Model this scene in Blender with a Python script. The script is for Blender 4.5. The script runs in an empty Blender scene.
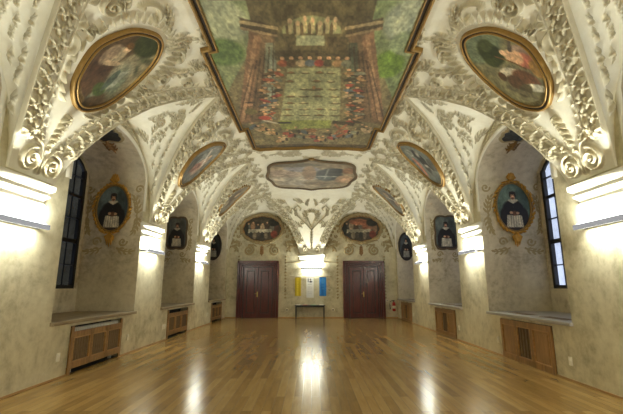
import bpy, bmesh, math, random
import numpy as np
from mathutils import Vector, Matrix

# ------------------------------------------------------------------ camera, world, exposure
scn = bpy.context.scene
COL = scn.collection
PI = math.pi
cam_d = bpy.data.cameras.new('camera')
cam_d.sensor_width = 36.0
cam_d.lens = 388 / 623 * 36
cam_d.clip_end = 200
cam = bpy.data.objects.new('camera', cam_d)
COL.objects.link(cam)
cam.location = (0.0, 0.0, 1.65)
cam.rotation_euler = (math.radians(90 + 11.59), 0, 0)
scn.camera = cam

world = bpy.data.worlds.new('dusk_sky')
scn.world = world
world.use_nodes = True
bg = world.node_tree.nodes['Background']
bg.inputs['Color'].default_value = (0.70, 0.78, 0.95, 1)
bg.inputs['Strength'].default_value = 0.17

scn.view_settings.view_transform = 'Standard'
scn.view_settings.look = 'None'
scn.view_settings.gamma = 1.0
scn.view_settings.use_curve_mapping = False
scn.view_settings.exposure = 3.05
LAMP_UP = 8.0        # watts, upward panel of each wall lamp
LAMP_SIDE = 2.6      # watts, each of three added point lights that spread light sideways
LAMP_DOWN = 3.0      # watts, downward panel
scn.cycles.max_bounces = 10
scn.cycles.diffuse_bounces = 7
scn.cycles.glossy_bounces = 3
scn.cycles.transparent_max_bounces = 8
scn.cycles.blur_glossy = 1.0
scn.cycles.caustics_reflective = False
scn.cycles.use_denoising = True
scn.cycles.denoising_prefilter = 'ACCURATE'
scn.cycles.sample_clamp_indirect = 0.8

rng = np.random.default_rng(7)
random.seed(7)

# ------------------------------------------------------------------ room numbers (metres)
W = 4.65            # half width of the hall
Y1, Y0 = 21.6, -3.8  # end walls
BAYS = [-1.8, 3.7, 8.85, 14.0, 19.6]
HWS = [2.0, 1.95, 2.10, 2.07, 2.0]
NH = 1.65           # half width of a window niche
ND = 6.35           # x of the wall that holds the windows
SILL = 0.99
SPRING = 4.58
PIERS = [6.325, 11.425, 16.83, 0.87]


# ------------------------------------------------------------------ helpers
def link(o, parent=None):
    COL.objects.link(o)
    if parent is not None:
        o.parent = parent
        if parent.type == 'EMPTY':
            o.matrix_parent_inverse = Matrix.Translation(-parent.location) if parent.rotation_euler.z == 0 else parent.matrix_basis.inverted()
    return o


def tag(o, label=None, cat=None, group=None, kind=None):
    if label: o['label'] = label
    if cat: o['category'] = cat
    if group: o['group'] = group
    if kind: o['kind'] = kind
    return o


def thing(name, label, cat, loc=(0, 0, 0), group=None):
    o = bpy.data.objects.new(name, None)
    o.empty_display_size = 0.1
    o.location = loc
    COL.objects.link(o)
    return tag(o, label, cat, group)


def raw_mesh(name, verts, quads, mat=None, parent=None, smooth=False, colors=None, tris=None):
    """verts Nx3, quads Mx4 numpy arrays -> one mesh object"""
    verts = np.asarray(verts, dtype=np.float32)
    quads = np.asarray(quads, dtype=np.int32).reshape(-1, 4)
    me = bpy.data.meshes.new(name)
    me.vertices.add(len(verts))
    me.vertices.foreach_set('co', verts.ravel())
    loops = quads.ravel()
    starts = np.arange(0, len(quads) * 4, 4, dtype=np.int32)
    if tris is not None and len(tris):
        tris = np.asarray(tris, dtype=np.int32).reshape(-1, 3)
        starts = np.concatenate([starts, len(loops) + np.arange(0, len(tris) * 3, 3, dtype=np.int32)])
        loops = np.concatenate([loops, tris.ravel()])
    me.loops.add(len(loops))
    me.loops.foreach_set('vertex_index', loops.astype(np.int32))
    me.polygons.add(len(starts))
    me.polygons.foreach_set('loop_start', starts.astype(np.int32))
    me.update(calc_edges=True)
    me.validate()
    if smooth:
        me.polygons.foreach_set('use_smooth', np.ones(len(me.polygons), dtype=bool))
    if colors is not None:
        at = me.color_attributes.new('Col', 'FLOAT_COLOR', 'POINT')
        c4 = np.ones((len(verts), 4), dtype=np.float32)
        c4[:, :3] = colors
        at.data.foreach_set('color', c4.ravel())
    if mat: me.materials.append(mat)
    o = bpy.data.objects.new(name, me)
    return link(o, parent)


def bm_obj(name, bm, mat, parent=None, smooth=False):
    bmesh.ops.recalc_face_normals(bm, faces=bm.faces)
    me = bpy.data.meshes.new(name)
    bm.to_mesh(me)
    bm.free()
    if smooth:
        for p in me.polygons: p.use_smooth = True
    if mat: me.materials.append(mat)
    o = bpy.data.objects.new(name, me)
    return link(o, parent)


def box(bm, a, b, bevel=0.0):
    (x0, y0, z0), (x1, y1, z1) = a, b
    x0, x1 = min(x0, x1), max(x0, x1); y0, y1 = min(y0, y1), max(y0, y1); z0, z1 = min(z0, z1), max(z0, z1)
    r = bmesh.ops.create_cube(bm, size=1.0, matrix=Matrix.Translation(((x0 + x1) / 2, (y0 + y1) / 2, (z0 + z1) / 2)) @ Matrix.Diagonal((x1 - x0, y1 - y0, z1 - z0, 1)))
    if bevel > 0:
        es = list({e for v in r['verts'] for e in v.link_edges})
        bmesh.ops.bevel(bm, geom=es, offset=bevel, segments=2, affect='EDGES', profile=0.5)


def tube(bm, pts, radii, n=10, cap=True):
    rings = []
    pts = [Vector(p) for p in pts]
    if not hasattr(radii, '__len__'): radii = [radii] * len(pts)
    for i, p in enumerate(pts):
        d = (pts[min(i + 1, len(pts) - 1)] - pts[max(i - 1, 0)]).normalized()
        up = Vector((0, 0, 1)) if abs(d.z) < 0.9 else Vector((1, 0, 0))
        a = d.cross(up).normalized(); b = d.cross(a).normalized()
        rings.append([bm.verts.new(p + radii[i] * (math.cos(2 * PI * k / n) * a + math.sin(2 * PI * k / n) * b)) for k in range(n)])
    for r0, r1 in zip(rings, rings[1:]):
        for k in range(n):
            bm.faces.new((r0[k], r0[(k + 1) % n], r1[(k + 1) % n], r1[k]))
    if cap:
        bm.faces.new(rings[0]); bm.faces.new(rings[-1])


def lathe(bm, prof, org=(0, 0, 0), axis='z', n=20):
    rings = []
    for r, h in prof:
        ring = []
        for k in range(n):
            c, s = math.cos(2 * PI * k / n) * r, math.sin(2 * PI * k / n) * r
            p = {'z': (c, s, h), 'x': (h, c, s), 'y': (c, h, s)}[axis]
            ring.append(bm.verts.new(Vector(org) + Vector(p)))
        rings.append(ring)
    for r0, r1 in zip(rings, rings[1:]):
        for k in range(n):
            bm.faces.new((r0[k], r0[(k + 1) % n], r1[(k + 1) % n], r1[k]))
    bm.faces.new(rings[0]); bm.faces.new(rings[-1])


def s2l(c):
    c = np.asarray(c, dtype=np.float64)
    return np.where(c <= 0.04045, c / 12.92, ((c + 0.055) / 1.055) ** 2.4)


def lin(r, g, b):
    return tuple(float(x) for x in s2l([r / 255, g / 255, b / 255])) + (1.0,)


# ------------------------------------------------------------------ materials
def nmat(name):
    m = bpy.data.materials.new(name)
    m.use_nodes = True
    nt = m.node_tree
    return m, nt, nt.nodes['Principled BSDF']


def simple(name, rgb, rough=0.5, metal=0.0, bump=0.0, bscale=40, var=0.0):
    m, nt, b = nmat(name)
    b.inputs['Roughness'].default_value = rough
    b.inputs['Metallic'].default_value = metal
    tc = nt.nodes.new('ShaderNodeTexCoord')
    nz = nt.nodes.new('ShaderNodeTexNoise'); nz.inputs['Scale'].default_value = bscale; nz.inputs['Detail'].default_value = 4
    nt.links.new(tc.outputs['Object'], nz.inputs['Vector'])
    rp = nt.nodes.new('ShaderNodeValToRGB')
    c = lin(*rgb)
    rp.color_ramp.elements[0].color = tuple(x * (1 - var) for x in c[:3]) + (1,)
    rp.color_ramp.elements[1].color = tuple(min(1, x * (1 + var)) for x in c[:3]) + (1,)
    nt.links.new(nz.outputs['Fac'], rp.inputs['Fac'])
    nt.links.new(rp.outputs['Color'], b.inputs['Base Color'])
    if bump:
        bp = nt.nodes.new('ShaderNodeBump'); bp.inputs['Strength'].default_value = bump; bp.inputs['Distance'].default_value = 0.01
        nt.links.new(nz.outputs['Fac'], bp.inputs['Height']); nt.links.new(bp.outputs['Normal'], b.inputs['Normal'])
    return m


def plaster(name, c_dark, c_mid, c_light, s1=0.9, bump=0.25):
    """mottled old wall plaster: broad patches and fine blotches"""
    m, nt, b = nmat(name)
    b.inputs['Roughness'].default_value = 0.75
    tc = nt.nodes.new('ShaderNodeTexCoord')
    n1 = nt.nodes.new('ShaderNodeTexNoise'); n1.inputs['Scale'].default_value = s1; n1.inputs['Detail'].default_value = 8; n1.inputs['Roughness'].default_value = 0.68; n1.inputs['Distortion'].default_value = 0.6
    n2 = nt.nodes.new('ShaderNodeTexNoise'); n2.inputs['Scale'].default_value = s1 * 5.5; n2.inputs['Detail'].default_value = 6; n2.inputs['Roughness'].default_value = 0.65
    ma = nt.nodes.new('ShaderNodeMix'); ma.data_type = 'FLOAT'; ma.inputs[0].default_value = 0.4
    rp = nt.nodes.new('ShaderNodeValToRGB')
    e = rp.color_ramp.elements
    e[0].position = 0.34; e[0].color = lin(*c_dark)
    e[1].position = 0.66; e[1].color = lin(*c_light)
    k = e.new(0.5); k.color = lin(*c_mid)
    bp = nt.nodes.new('ShaderNodeBump'); bp.inputs['Strength'].default_value = bump; bp.inputs['Distance'].default_value = 0.02
    L = nt.links.new
    L(tc.outputs['Object'], n1.inputs['Vector']); L(tc.outputs['Object'], n2.inputs['Vector'])
    L(n1.outputs['Fac'], ma.inputs[2]); L(n2.outputs['Fac'], ma.inputs[3])
    L(ma.outputs[0], rp.inputs['Fac']); L(rp.outputs['Color'], b.inputs['Base Color'])
    L(n2.outputs['Fac'], bp.inputs['Height']); L(bp.outputs['Normal'], b.inputs['Normal'])
    return m


def col_mat(name, rough=0.6):
    m, nt, b = nmat(name)
    at = nt.nodes.new('ShaderNodeAttribute'); at.attribute_name = 'Col'
    nt.links.new(at.outputs['Color'], b.inputs['Base Color'])
    b.inputs['Roughness'].default_value = rough
    return m


def emis(name, rgb, strength):
    m = bpy.data.materials.new(name); m.use_nodes = True
    nt = m.node_tree; nt.nodes.clear()
    e = nt.nodes.new('ShaderNodeEmission'); o = nt.nodes.new('ShaderNodeOutputMaterial')
    e.inputs['Color'].default_value = lin(*rgb); e.inputs['Strength'].default_value = strength
    nt.links.new(e.outputs[0], o.inputs['Surface'])
    return m


def wood(name, dark, light, along='z', scale=6.0, rough=0.45):
    m, nt, b = nmat(name)
    b.inputs['Roughness'].default_value = rough
    tc = nt.nodes.new('ShaderNodeTexCoord'); mp = nt.nodes.new('ShaderNodeMapping')
    sc = {'x': (0.12, 1, 1), 'y': (1, 0.12, 1), 'z': (1, 1, 0.12)}[along]
    mp.inputs['Scale'].default_value = tuple(scale * s for s in sc)
    nz = nt.nodes.new('ShaderNodeTexNoise'); nz.inputs['Scale'].default_value = 3.0; nz.inputs['Detail'].default_value = 6; nz.inputs['Roughness'].default_value = 0.6
    rp = nt.nodes.new('ShaderNodeValToRGB')
    rp.color_ramp.elements[0].position = 0.3; rp.color_ramp.elements[0].color = lin(*dark)
    rp.color_ramp.elements[1].position = 0.7; rp.color_ramp.elements[1].color = lin(*light)
    L = nt.links.new
    L(tc.outputs['Object'], mp.inputs['Vector']); L(mp.outputs['Vector'], nz.inputs['Vector'])
    L(nz.outputs['Fac'], rp.inputs['Fac']); L(rp.outputs['Color'], b.inputs['Base Color'])
    return m


M_WALL = plaster('wall_plaster', (158, 148, 116), (205, 196, 164), (226, 219, 190))
M_NICHE = plaster('niche_plaster', (158, 145, 118), (204, 192, 164), (222, 212, 186), s1=1.3)
M_STUCCO = plaster('stucco_plaster', (222, 215, 192), (232, 227, 206), (240, 236, 219), s1=1.2, bump=0.1)
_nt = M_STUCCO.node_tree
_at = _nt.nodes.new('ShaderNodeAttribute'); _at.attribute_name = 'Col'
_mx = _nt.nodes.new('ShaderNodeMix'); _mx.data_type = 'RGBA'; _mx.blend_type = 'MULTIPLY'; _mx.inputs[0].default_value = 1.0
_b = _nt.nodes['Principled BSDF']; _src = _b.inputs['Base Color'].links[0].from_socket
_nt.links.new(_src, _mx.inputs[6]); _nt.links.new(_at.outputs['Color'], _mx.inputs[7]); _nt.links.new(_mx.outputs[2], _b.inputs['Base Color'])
M_STUCCO_PLAIN = plaster('raised_stucco', (196, 184, 152), (208, 198, 168), (218, 210, 184), s1=1.2, bump=0.1)
ORN_SHADE = np.array([0.62, 0.58, 0.49])      # relief shade painted into the colour: ornament drawn darker than the ground
M_WHITE = simple('white_lime', (236, 232, 216), 0.7, var=0.05)
M_GOLD = simple('gilded_wood', (146, 114, 58), 0.42, 0.35, var=0.25, bscale=14)
M_GOLD_DULL = simple('dull_gilding', (140, 108, 54), 0.5, 0.25, var=0.3, bscale=14)
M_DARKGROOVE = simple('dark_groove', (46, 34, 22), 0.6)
M_BROWNFRAME = simple('brown_painted_border', (96, 76, 48), 0.6, var=0.25, bscale=14)
M_PAINT = col_mat('painted_surface', 0.6)
M_BLACK = simple('black_window_iron', (22, 20, 20), 0.45)
M_DOOR = wood('mahogany', (56, 18, 14), (108, 38, 28), 'z', 5, 0.3)
M_DOORDARK = wood('mahogany_dark', (24, 10, 8), (40, 17, 13), 'z', 5, 0.35)
M_OAK = wood('oak', (122, 92, 52), (170, 130, 78), 'z', 6, 0.45)
M_OAKLIGHT = wood('oak_light', (150, 112, 66), (190, 150, 96), 'y', 6, 0.45)
M_SLAT = simple('dark_slat', (112, 90, 60), 0.6, var=0.3, bscale=20)
M_CAVITY = simple('cavity_shade', (16, 13, 10), 0.9)
M_SILL = wood('sill_wood', (120, 104, 78), (158, 140, 108), 'y', 4, 0.5)
M_SILLG = simple('sill_stone', (164, 158, 146), 0.5, var=0.12, bscale=5)
M_RADWHITE = simple('radiator_enamel', (226, 224, 214), 0.35)
M_PLASTIC = simple('cream_plastic', (232, 226, 204), 0.4)
M_ALU = simple('brushed_aluminium', (150, 150, 146), 0.35, 0.6)
M_GLOW_UP = emis('lamp_glow_up', (252, 254, 242), 2.0)
M_GLOW_DOWN = emis('lamp_glow_down', (252, 254, 244), 1.0)
M_GLOW_UP.cycles.emission_sampling = 'NONE'; M_GLOW_DOWN.cycles.emission_sampling = 'NONE'
M_EDGE_GLOW = emis('lamp_edge_glow', (250, 250, 250), 0.045); M_EDGE_GLOW.cycles.emission_sampling = 'NONE'  # faint emission put into the housing front so it shows grey
M_BLACKTABLE = simple('black_lacquer', (24, 22, 20), 0.35)
M_RED = simple('red_paint', (170, 24, 20), 0.3)
M_BRASS = simple('brass', (190, 160, 90), 0.3, 0.8)
M_RUBBER = simple('black_rubber', (20, 20, 20), 0.6)


def glass_mat(name, tint, refl=0.12):
    m = bpy.data.materials.new(name); m.use_nodes = True
    nt = m.node_tree; nt.nodes.clear()
    t = nt.nodes.new('ShaderNodeBsdfTransparent'); g = nt.nodes.new('ShaderNodeBsdfGlossy'); mx = nt.nodes.new('ShaderNodeMixShader'); o = nt.nodes.new('ShaderNodeOutputMaterial')
    tc = nt.nodes.new('ShaderNodeTexCoord'); nz = nt.nodes.new('ShaderNodeTexNoise'); rp = nt.nodes.new('ShaderNodeValToRGB')
    nz.inputs['Scale'].default_value = 2.2; nz.inputs['Detail'].default_value = 3
    c = lin(*tint)
    rp.color_ramp.elements[0].position = .35; rp.color_ramp.elements[0].color = tuple(x * 0.62 for x in c[:3]) + (1,)
    rp.color_ramp.elements[1].position = .62; rp.color_ramp.elements[1].color = c
    g.inputs['Roughness'].default_value = 0.08
    mx.inputs['Fac'].default_value = refl
    L = nt.links.new
    L(tc.outputs['Object'], nz.inputs['Vector']); L(nz.outputs['Fac'], rp.inputs['Fac']); L(rp.outputs['Color'], t.inputs['Color'])
    L(t.outputs[0], mx.inputs[1]); L(g.outputs[0], mx.inputs[2]); L(mx.outputs[0], o.inputs['Surface'])
    return m


M_GLASS = glass_mat('window_glass', (236, 240, 248))


def floor_mat():
    m, nt, b = nmat('oak_strip_floor')
    L = nt.links.new
    tc = nt.nodes.new('ShaderNodeTexCoord'); mp = nt.nodes.new('ShaderNodeMapping')
    mp.inputs['Rotation'].default_value = (0, 0, PI / 2)
    br = nt.nodes.new('ShaderNodeTexBrick')
    br.offset = 0.37; br.offset_frequency = 2; br.squash = 1.0
    br.inputs['Scale'].default_value = 1.0
    br.inputs['Mortar Size'].default_value = 0.0022
    br.inputs['Mortar Smooth'].default_value = 0.2
    br.inputs['Bias'].default_value = 0.0
    br.inputs['Brick Width'].default_value = 1.9
    br.inputs['Row Height'].default_value = 0.135
    br.inputs['Color1'].default_value = (0, 0, 0, 1)
    br.inputs['Color2'].default_value = (1, 1, 1, 1)
    br.inputs['Mortar'].default_value = (0.2, 0.2, 0.2, 1)
    L(tc.outputs['Object'], mp.inputs['Vector']); L(mp.outputs['Vector'], br.inputs['Vector'])
    gm = nt.nodes.new('ShaderNodeMapping'); gm.inputs['Scale'].default_value = (5, 0.7, 1)
    gn = nt.nodes.new('ShaderNodeTexNoise'); gn.inputs['Scale'].default_value = 2.0; gn.inputs['Detail'].default_value = 2.5; gn.inputs['Roughness'].default_value = .65; gn.inputs['Distortion'].default_value = .6
    L(tc.outputs['Object'], gm.inputs['Vector']); L(gm.outputs['Vector'], gn.inputs['Vector'])
    mx = nt.nodes.new('ShaderNodeMix'); mx.data_type = 'FLOAT'; mx.inputs[0].default_value = 0.6
    L(br.outputs['Color'], mx.inputs[2]); L(gn.outputs['Fac'], mx.inputs[3])
    rp = nt.nodes.new('ShaderNodeValToRGB')
    e = rp.color_ramp.elements
    e[0].position = 0.0; e[0].color = lin(108, 82, 42)
    e[1].position = 1.0; e[1].color = lin(192, 160, 104)
    k = e.new(0.5); k.color = lin(156, 124, 70)
    L(mx.outputs[0], rp.inputs['Fac'])
    mm = nt.nodes.new('ShaderNodeMix'); mm.data_type = 'RGBA'
    mm.inputs[7].default_value = lin(104, 76, 40)
    L(br.outputs['Fac'], mm.inputs[0]); L(rp.outputs['Color'], mm.inputs[6])
    L(mm.outputs[2], b.inputs['Base Color'])
    # gloss changes a little from board to board
    rr = nt.nodes.new('ShaderNodeMapRange'); rr.inputs['To Min'].default_value = 0.19; rr.inputs['To Max'].default_value = 0.205
    L(mx.outputs[0], rr.inputs['Value']); L(rr.outputs['Result'], b.inputs['Roughness'])
    b.inputs['Specular IOR Level'].default_value = 0.38
    return m


M_FLOOR = floor_mat()

# ------------------------------------------------------------------ the vault's profile and surface
PX = np.array([0, 1.7, 2.0, 2.3, 2.6, 3, 3.5, 4.0, 4.4, 4.65, 4.8])
PZ = np.array([6.45, 6.42, 6.38, 6.31, 6.16, 5.94, 5.53, 4.88, 4.18, 3.46, 2.95])
_x = np.linspace(0, 4.8, 1921)
_z = np.interp(_x, PX, PZ)
_k = np.exp(-0.5 * (np.arange(-80, 81) * 0.0025 / 0.09) ** 2); _k /= _k.sum()
_z = np.convolve(np.concatenate([_z[80:0:-1], _z, 2 * _z[-1] - _z[-2:-82:-1]]), _k, mode='same')[80:-80]
_sel = _x <= W + 1e-6
CX, CZ = _x[_sel], _z[_sel]
_ds = np.hypot(np.diff(CX), np.diff(CZ))
CS = np.concatenate([[0], np.cumsum(_ds)]); STOT = CS[-1]; CS = STOT - CS      # arc length measured up from the wall
WX = np.array([2.28, 2.45, 2.6, 3.0, 3.5, 4.0, 4.4, 4.65]); WW = np.array([0, 0.1, 0.22, 0.54, 0.98, 1.46, 1.84, 2.07])
SAP = float(np.interp(2.28, CX, CS))     # arc length at the lunettes' tips


def cx_of_s(s): return np.interp(s, CS[::-1], CX[::-1])
def cz_of_x(x): return np.interp(np.abs(x), CX, CZ)
def lun_w(x, hw): return np.interp(x, WX, WW, left=0.0) * hw / 2.07
def lun_crown(x): return np.interp(x, [2.28, 4.65], [6.315, 5.75])


def cove_normal(s):
    """room-side normal in (x towards wall, z): components"""
    e = 0.02
    x0, x1 = cx_of_s(s - e), cx_of_s(s + e)
    z0, z1 = cz_of_x(x0), cz_of_x(x1)
    tx, tz = x1 - x0, z1 - z0
    n = np.hypot(tx, tz) + 1e-9
    return tz / n * -1.0, tx / n      # points away from wall and down


def side_pt(side, s, y, h=0.0):
    s = np.asarray(s, float); y = np.asarray(y, float)
    x = cx_of_s(s); z = cz_of_x(x)
    nx, nz = cove_normal(s)
    return np.stack(np.broadcast_arrays(side * (x + nx * h), y, z + nz * h), -1)


# ------------------------------------------------------------------ relief drawing boards
THIN = 1.0


class Relief:
    def __init__(self, u0, u1, v0, v1, res):
        self.u0, self.v0, self.res = u0, v0, res
        self.nu, self.nv = int(round((u1 - u0) / res)) + 1, int(round((v1 - v0) / res)) + 1
        self.h = np.zeros((self.nv, self.nu), np.float32)

    def stroke(self, pts, rad, amp):
        pts = np.asarray(pts, float); n = len(pts)
        rad = np.broadcast_to(rad, n); amp = np.broadcast_to(amp, n)
        for (u, v), r, a in zip(pts, rad, amp):
            if r < 1e-3: continue
            i0 = max(int((u - r - self.u0) / self.res), 0); i1 = min(int((u + r - self.u0) / self.res) + 2, self.nu)
            j0 = max(int((v - r - self.v0) / self.res), 0); j1 = min(int((v + r - self.v0) / self.res) + 2, self.nv)
            if i0 >= i1 or j0 >= j1: continue
            uu = self.u0 + np.arange(i0, i1) * self.res - u; vv = self.v0 + np.arange(j0, j1) * self.res - v
            q = 1 - (uu[None, :] ** 2 + vv[:, None] ** 2) / (r * r)
            w = self.h[j0:j1, i0:i1]
            np.maximum(w, a * np.sqrt(np.clip(q, 0, 1)), out=w)

    def curve(self, pts, r0, r1, amp, step=0.012):
        pts = np.asarray(pts, float)
        d = np.concatenate([[0], np.cumsum(np.hypot(*np.diff(pts, axis=0).T))])
        n = max(3, int(d[-1] / step)); t = np.linspace(0, d[-1], n)
        p = np.stack([np.interp(t, d, pts[:, 0]), np.interp(t, d, pts[:, 1])], 1)
        self.stroke(p, np.linspace(r0, r1, n), amp)

    def leaf(self, u, v, ang, ln, wid, amp, curl=0.0):
        wid *= THIN
        n = max(6, int(ln / 0.012)); t = np.linspace(0, 1, n)
        a = ang + curl * t
        du = np.cumsum(np.cos(a)) * ln / n; dv = np.cumsum(np.sin(a)) * ln / n
        prof = np.sin(PI * np.clip(t ** 0.75, 0.02, 0.985)) * 0.9 + 0.1
        am = amp * (0.5 + 0.5 * np.sin(PI * t ** 0.6))
        for o in ((-0.42, 0.42) if wid > 0.03 else (0.0,)):            # broad leaves: two lobes with a vein between them
            self.stroke(np.stack([u + du - np.sin(a) * wid * prof * o, v + dv + np.cos(a) * wid * prof * o], 1), wid * prof * (0.62 if wid > 0.03 else 0.85), am)

    def spray(self, u, v, ang, ln, amp, curl=0.0, k=3, w=0.035):
        """acanthus spray: a bent stem with leaves on both sides"""
        n = 40; t = np.linspace(0, 1, n); a = ang + curl * t
        us = u + np.cumsum(np.cos(a)) * ln / n; vs = v + np.cumsum(np.sin(a)) * ln / n
        self.stroke(np.stack([us, vs], 1), np.linspace(0.02, 0.01, n), amp * 0.7)
        for i in range(k):
            f = int((i + 0.5) / k * (n - 4))
            for sg in (-1, 1):
                self.leaf(us[f], vs[f], a[f] + sg * 0.95, ln * 0.34 * (1.1 - 0.4 * i / k), w, amp, -sg * 0.8)
        self.leaf(us[-5], vs[-5], a[-5], ln * 0.3, w, amp, curl * 0.4)

    def scroll(self, u, v, r, turns, start, sgn, wid, amp):
        n = int(60 * turns); t = np.linspace(0, 1, n)
        rr = r * (1 - 0.86 * t); a = start + sgn * t * turns * 2 * PI
        self.stroke(np.stack([u + rr * np.cos(a), v + rr * np.sin(a)], 1), wid * (1 - 0.45 * t), amp)
        self.stroke([(u, v)], [wid * 0.8], amp * 1.2)

    def cscroll(self, u, v, r, a0, a1, wid, amp):
        a = np.linspace(a0, a1, 50)
        p = np.stack([u + r * np.cos(a), v + r * np.sin(a)], 1)
        self.stroke(p, wid * (0.55 + 0.45 * np.sin(np.linspace(0, PI, 50))), amp)
        for k, sg in ((0, 1), (-1, -1)):
            self.stroke([p[k] * 0.8 + 0.2 * np.array([u, v])], [wid * 1.6], amp * 1.15)

    def cluster(self, u, v, ang, s, amp):
        for da in (-1.0, 0, 1.0):
            self.leaf(u, v, ang + da, 0.13 * s * (1.15 if da == 0 else 0.95), 0.036 * s, amp, -da * 0.5)
        self.stroke([(u, v)], [0.035 * s], amp * 1.15)

    def sample(self, u, v):
        fu = np.clip((u - self.u0) / self.res, 0, self.nu - 1.001); fv = np.clip((v - self.v0) / self.res, 0, self.nv - 1.001)
        i = fu.astype(int); j = fv.astype(int); a = fu - i; b = fv - j
        h = self.h
        return (h[j, i] * (1 - a) + h[j, i + 1] * a) * (1 - b) + (h[j + 1, i] * (1 - a) + h[j + 1, i + 1] * a) * b


OS, OA, OB = 2.36, 0.63, 0.96
CA, CB = 0.55, 0.87      # picture surface inside the frame      # the oval paintings: centre (arc length), half width along the hall, half height

THIN = 0.62
# pendentive board: u = along the hall from the pier's axis, v = arc length from the cornice
PB = Relief(-2.6, 2.6, 0, 6.05, 0.008)
A = 0.075
for sg in (-1, 1):
    PB.scroll(sg * 0.245, 0.26, 0.215, 1.8, PI / 2, -sg, 0.042, 0.085)
    PB.curve([(sg * 0.03, 0.08), (sg * 0.05, 0.35), (sg * 0.16, 0.56), (sg * 0.30, 0.60)], 0.028, 0.02, 0.06)
    PB.cluster(sg * 0.28, 0.58, PI / 2 - sg * 0.2, 1.1, 0.06)
for i in range(6):                                 # husks hanging below the oval
    v = 1.16 - i * 0.125
    s = 1.25 - i * 0.11
    for da in (-0.85, 0, 0.85):
        PB.leaf(0, v, -PI / 2 + da, 0.15 * s, 0.036 * s, A, -da)
    PB.stroke([(0, v)], [0.034 * s], A * 1.1)
for sg in (-1, 1):
    for i in range(6):                             # smaller leaf chains beside the husks
        v = 1.50 - 0.16 * i; u = sg * (0.66 - 0.075 * i)
        PB.cluster(u, v, -PI / 2 - sg * 0.5, 0.95 - .06 * i, A * 0.9)
    for k in range(8):                             # leaves lying along the oval's rim
        th = -1.2 + k * 0.19
        u = sg * (OA + 0.13) * math.cos(th); v = OS + (OB + 0.13) * math.sin(th)
        tn_ = math.atan2((OB) * math.cos(th), -sg * OA * math.sin(th))
        PB.leaf(u, v, tn_ - sg * 0.55, 0.24, 0.042, A, sg * 1.0)
    PB.cscroll(sg * 1.02, 2.05, 0.19, -1.2, 2.2, 0.045, A)
    PB.cscroll(sg * 0.60, 3.36, 0.22, 0.3, 3.2, 0.045, A)
    PB.scroll(sg * 1.18, 2.45, 0.16, 1.5, 0, sg, 0.036, A)
    PB.scroll(sg * 1.02, 2.95, 0.17, 1.5, PI, -sg, 0.036, A)
    for (u, v, a, ln, cu, k) in ((.92, 1.72, -PI / 2 + .9, .5, -.9, 3), (.80, 3.08, .2, .75, 1.2, 5), (1.22, 2.62, PI / 2 - .6, .7, -.9, 5), (.15, 3.48, PI / 2 - .5, .5, -1.4, 4),
                              (1.45, 2.85, .6, .7, .8, 4), (1.0, 3.55, 1.2, .45, -1.2, 3), (1.95, 3.45, .3, .45, .8, 3),
                              (1.12, 2.25, 1.9, .4, 1, 3), (.7, 3.9, .2, .5, 1, 3)):
        PB.spray(sg * u, v, a if sg > 0 else PI - a, ln, A * rng.uniform(.75, 1), sg * cu, k, 0.034)
    # hooked garland running in from the lunette's tip
    g = np.array([(2.35, 3.96), (2.0, 3.70), (1.72, 3.78), (1.55, 3.98), (1.40, 3.86), (1.25, 3.62), (1.0, 3.6)]); g[:, 0] *= sg
    PB.curve(g, 0.028, 0.02, A * 0.8)
    for i in range(len(g) - 1):
        for f in (0.1, 0.35, 0.6, 0.85):
            p = g[i] * (1 - f) + g[i + 1] * f
            PB.cluster(p[0], p[1], rng.uniform(0, 2 * PI), 0.8, A * 0.9)
    PB.scroll(sg * 1.55, 3.30, 0.15, 1.3, 0, sg, 0.03, A * .9)
    # seven-leaf shell at the lunette tip
    for k in range(7):
        PB.leaf(sg * 2.57, 3.60, PI / 2 + sg * (0.3 + k * 0.42), 0.26, 0.035, A, 0)
# fluted shell rim on one side of the oval, a row of curved leaves on the other
for k in range(17):
    th = 0.05 + k * 0.11
    u = -(OA + 0.10) * math.cos(th * 1.1); v = OS + (OB + 0.10) * math.sin(th * 1.1)
    a = math.atan2((v - OS) / OB, u / OA)
    PB.leaf(u, v, a, 0.25, 0.027, A, 0.3)
for k in range(13):
    th = 0.0 + k * 0.115
    u = (OA + 0.20) * math.cos(th); v = OS + (OB + 0.20) * math.sin(th)
    PB.leaf(u, v, math.atan2((v - OS) / OB, u / OA) + 0.5, 0.38, 0.032, A, -1.1)
for i in range(90):                                # thin tendrils on the flat part of the ceiling
    u, v = rng.uniform(-2.5, 2.5), rng.uniform(4.1, 6.0)
    PB.scroll(u, v, rng.uniform(0.1, 0.2), 1.2, rng.uniform(0, 6.28), random.choice((-1, 1)), 0.022, 0.035)
    PB.spray(u, v, rng.uniform(0, 6.28), 0.45, 0.04, rng.uniform(-1.5, 1.5), 3, 0.03)
# nothing stands behind the pictures themselves
_U, _V = np.meshgrid(PB.u0 + np.arange(PB.nu) * PB.res, PB.v0 + np.arange(PB.nv) * PB.res)
PB.h[((_U / 0.66) ** 2 + ((_V - OS) / 0.94) ** 2) < 1] = 0

THIN = 0.95
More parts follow.
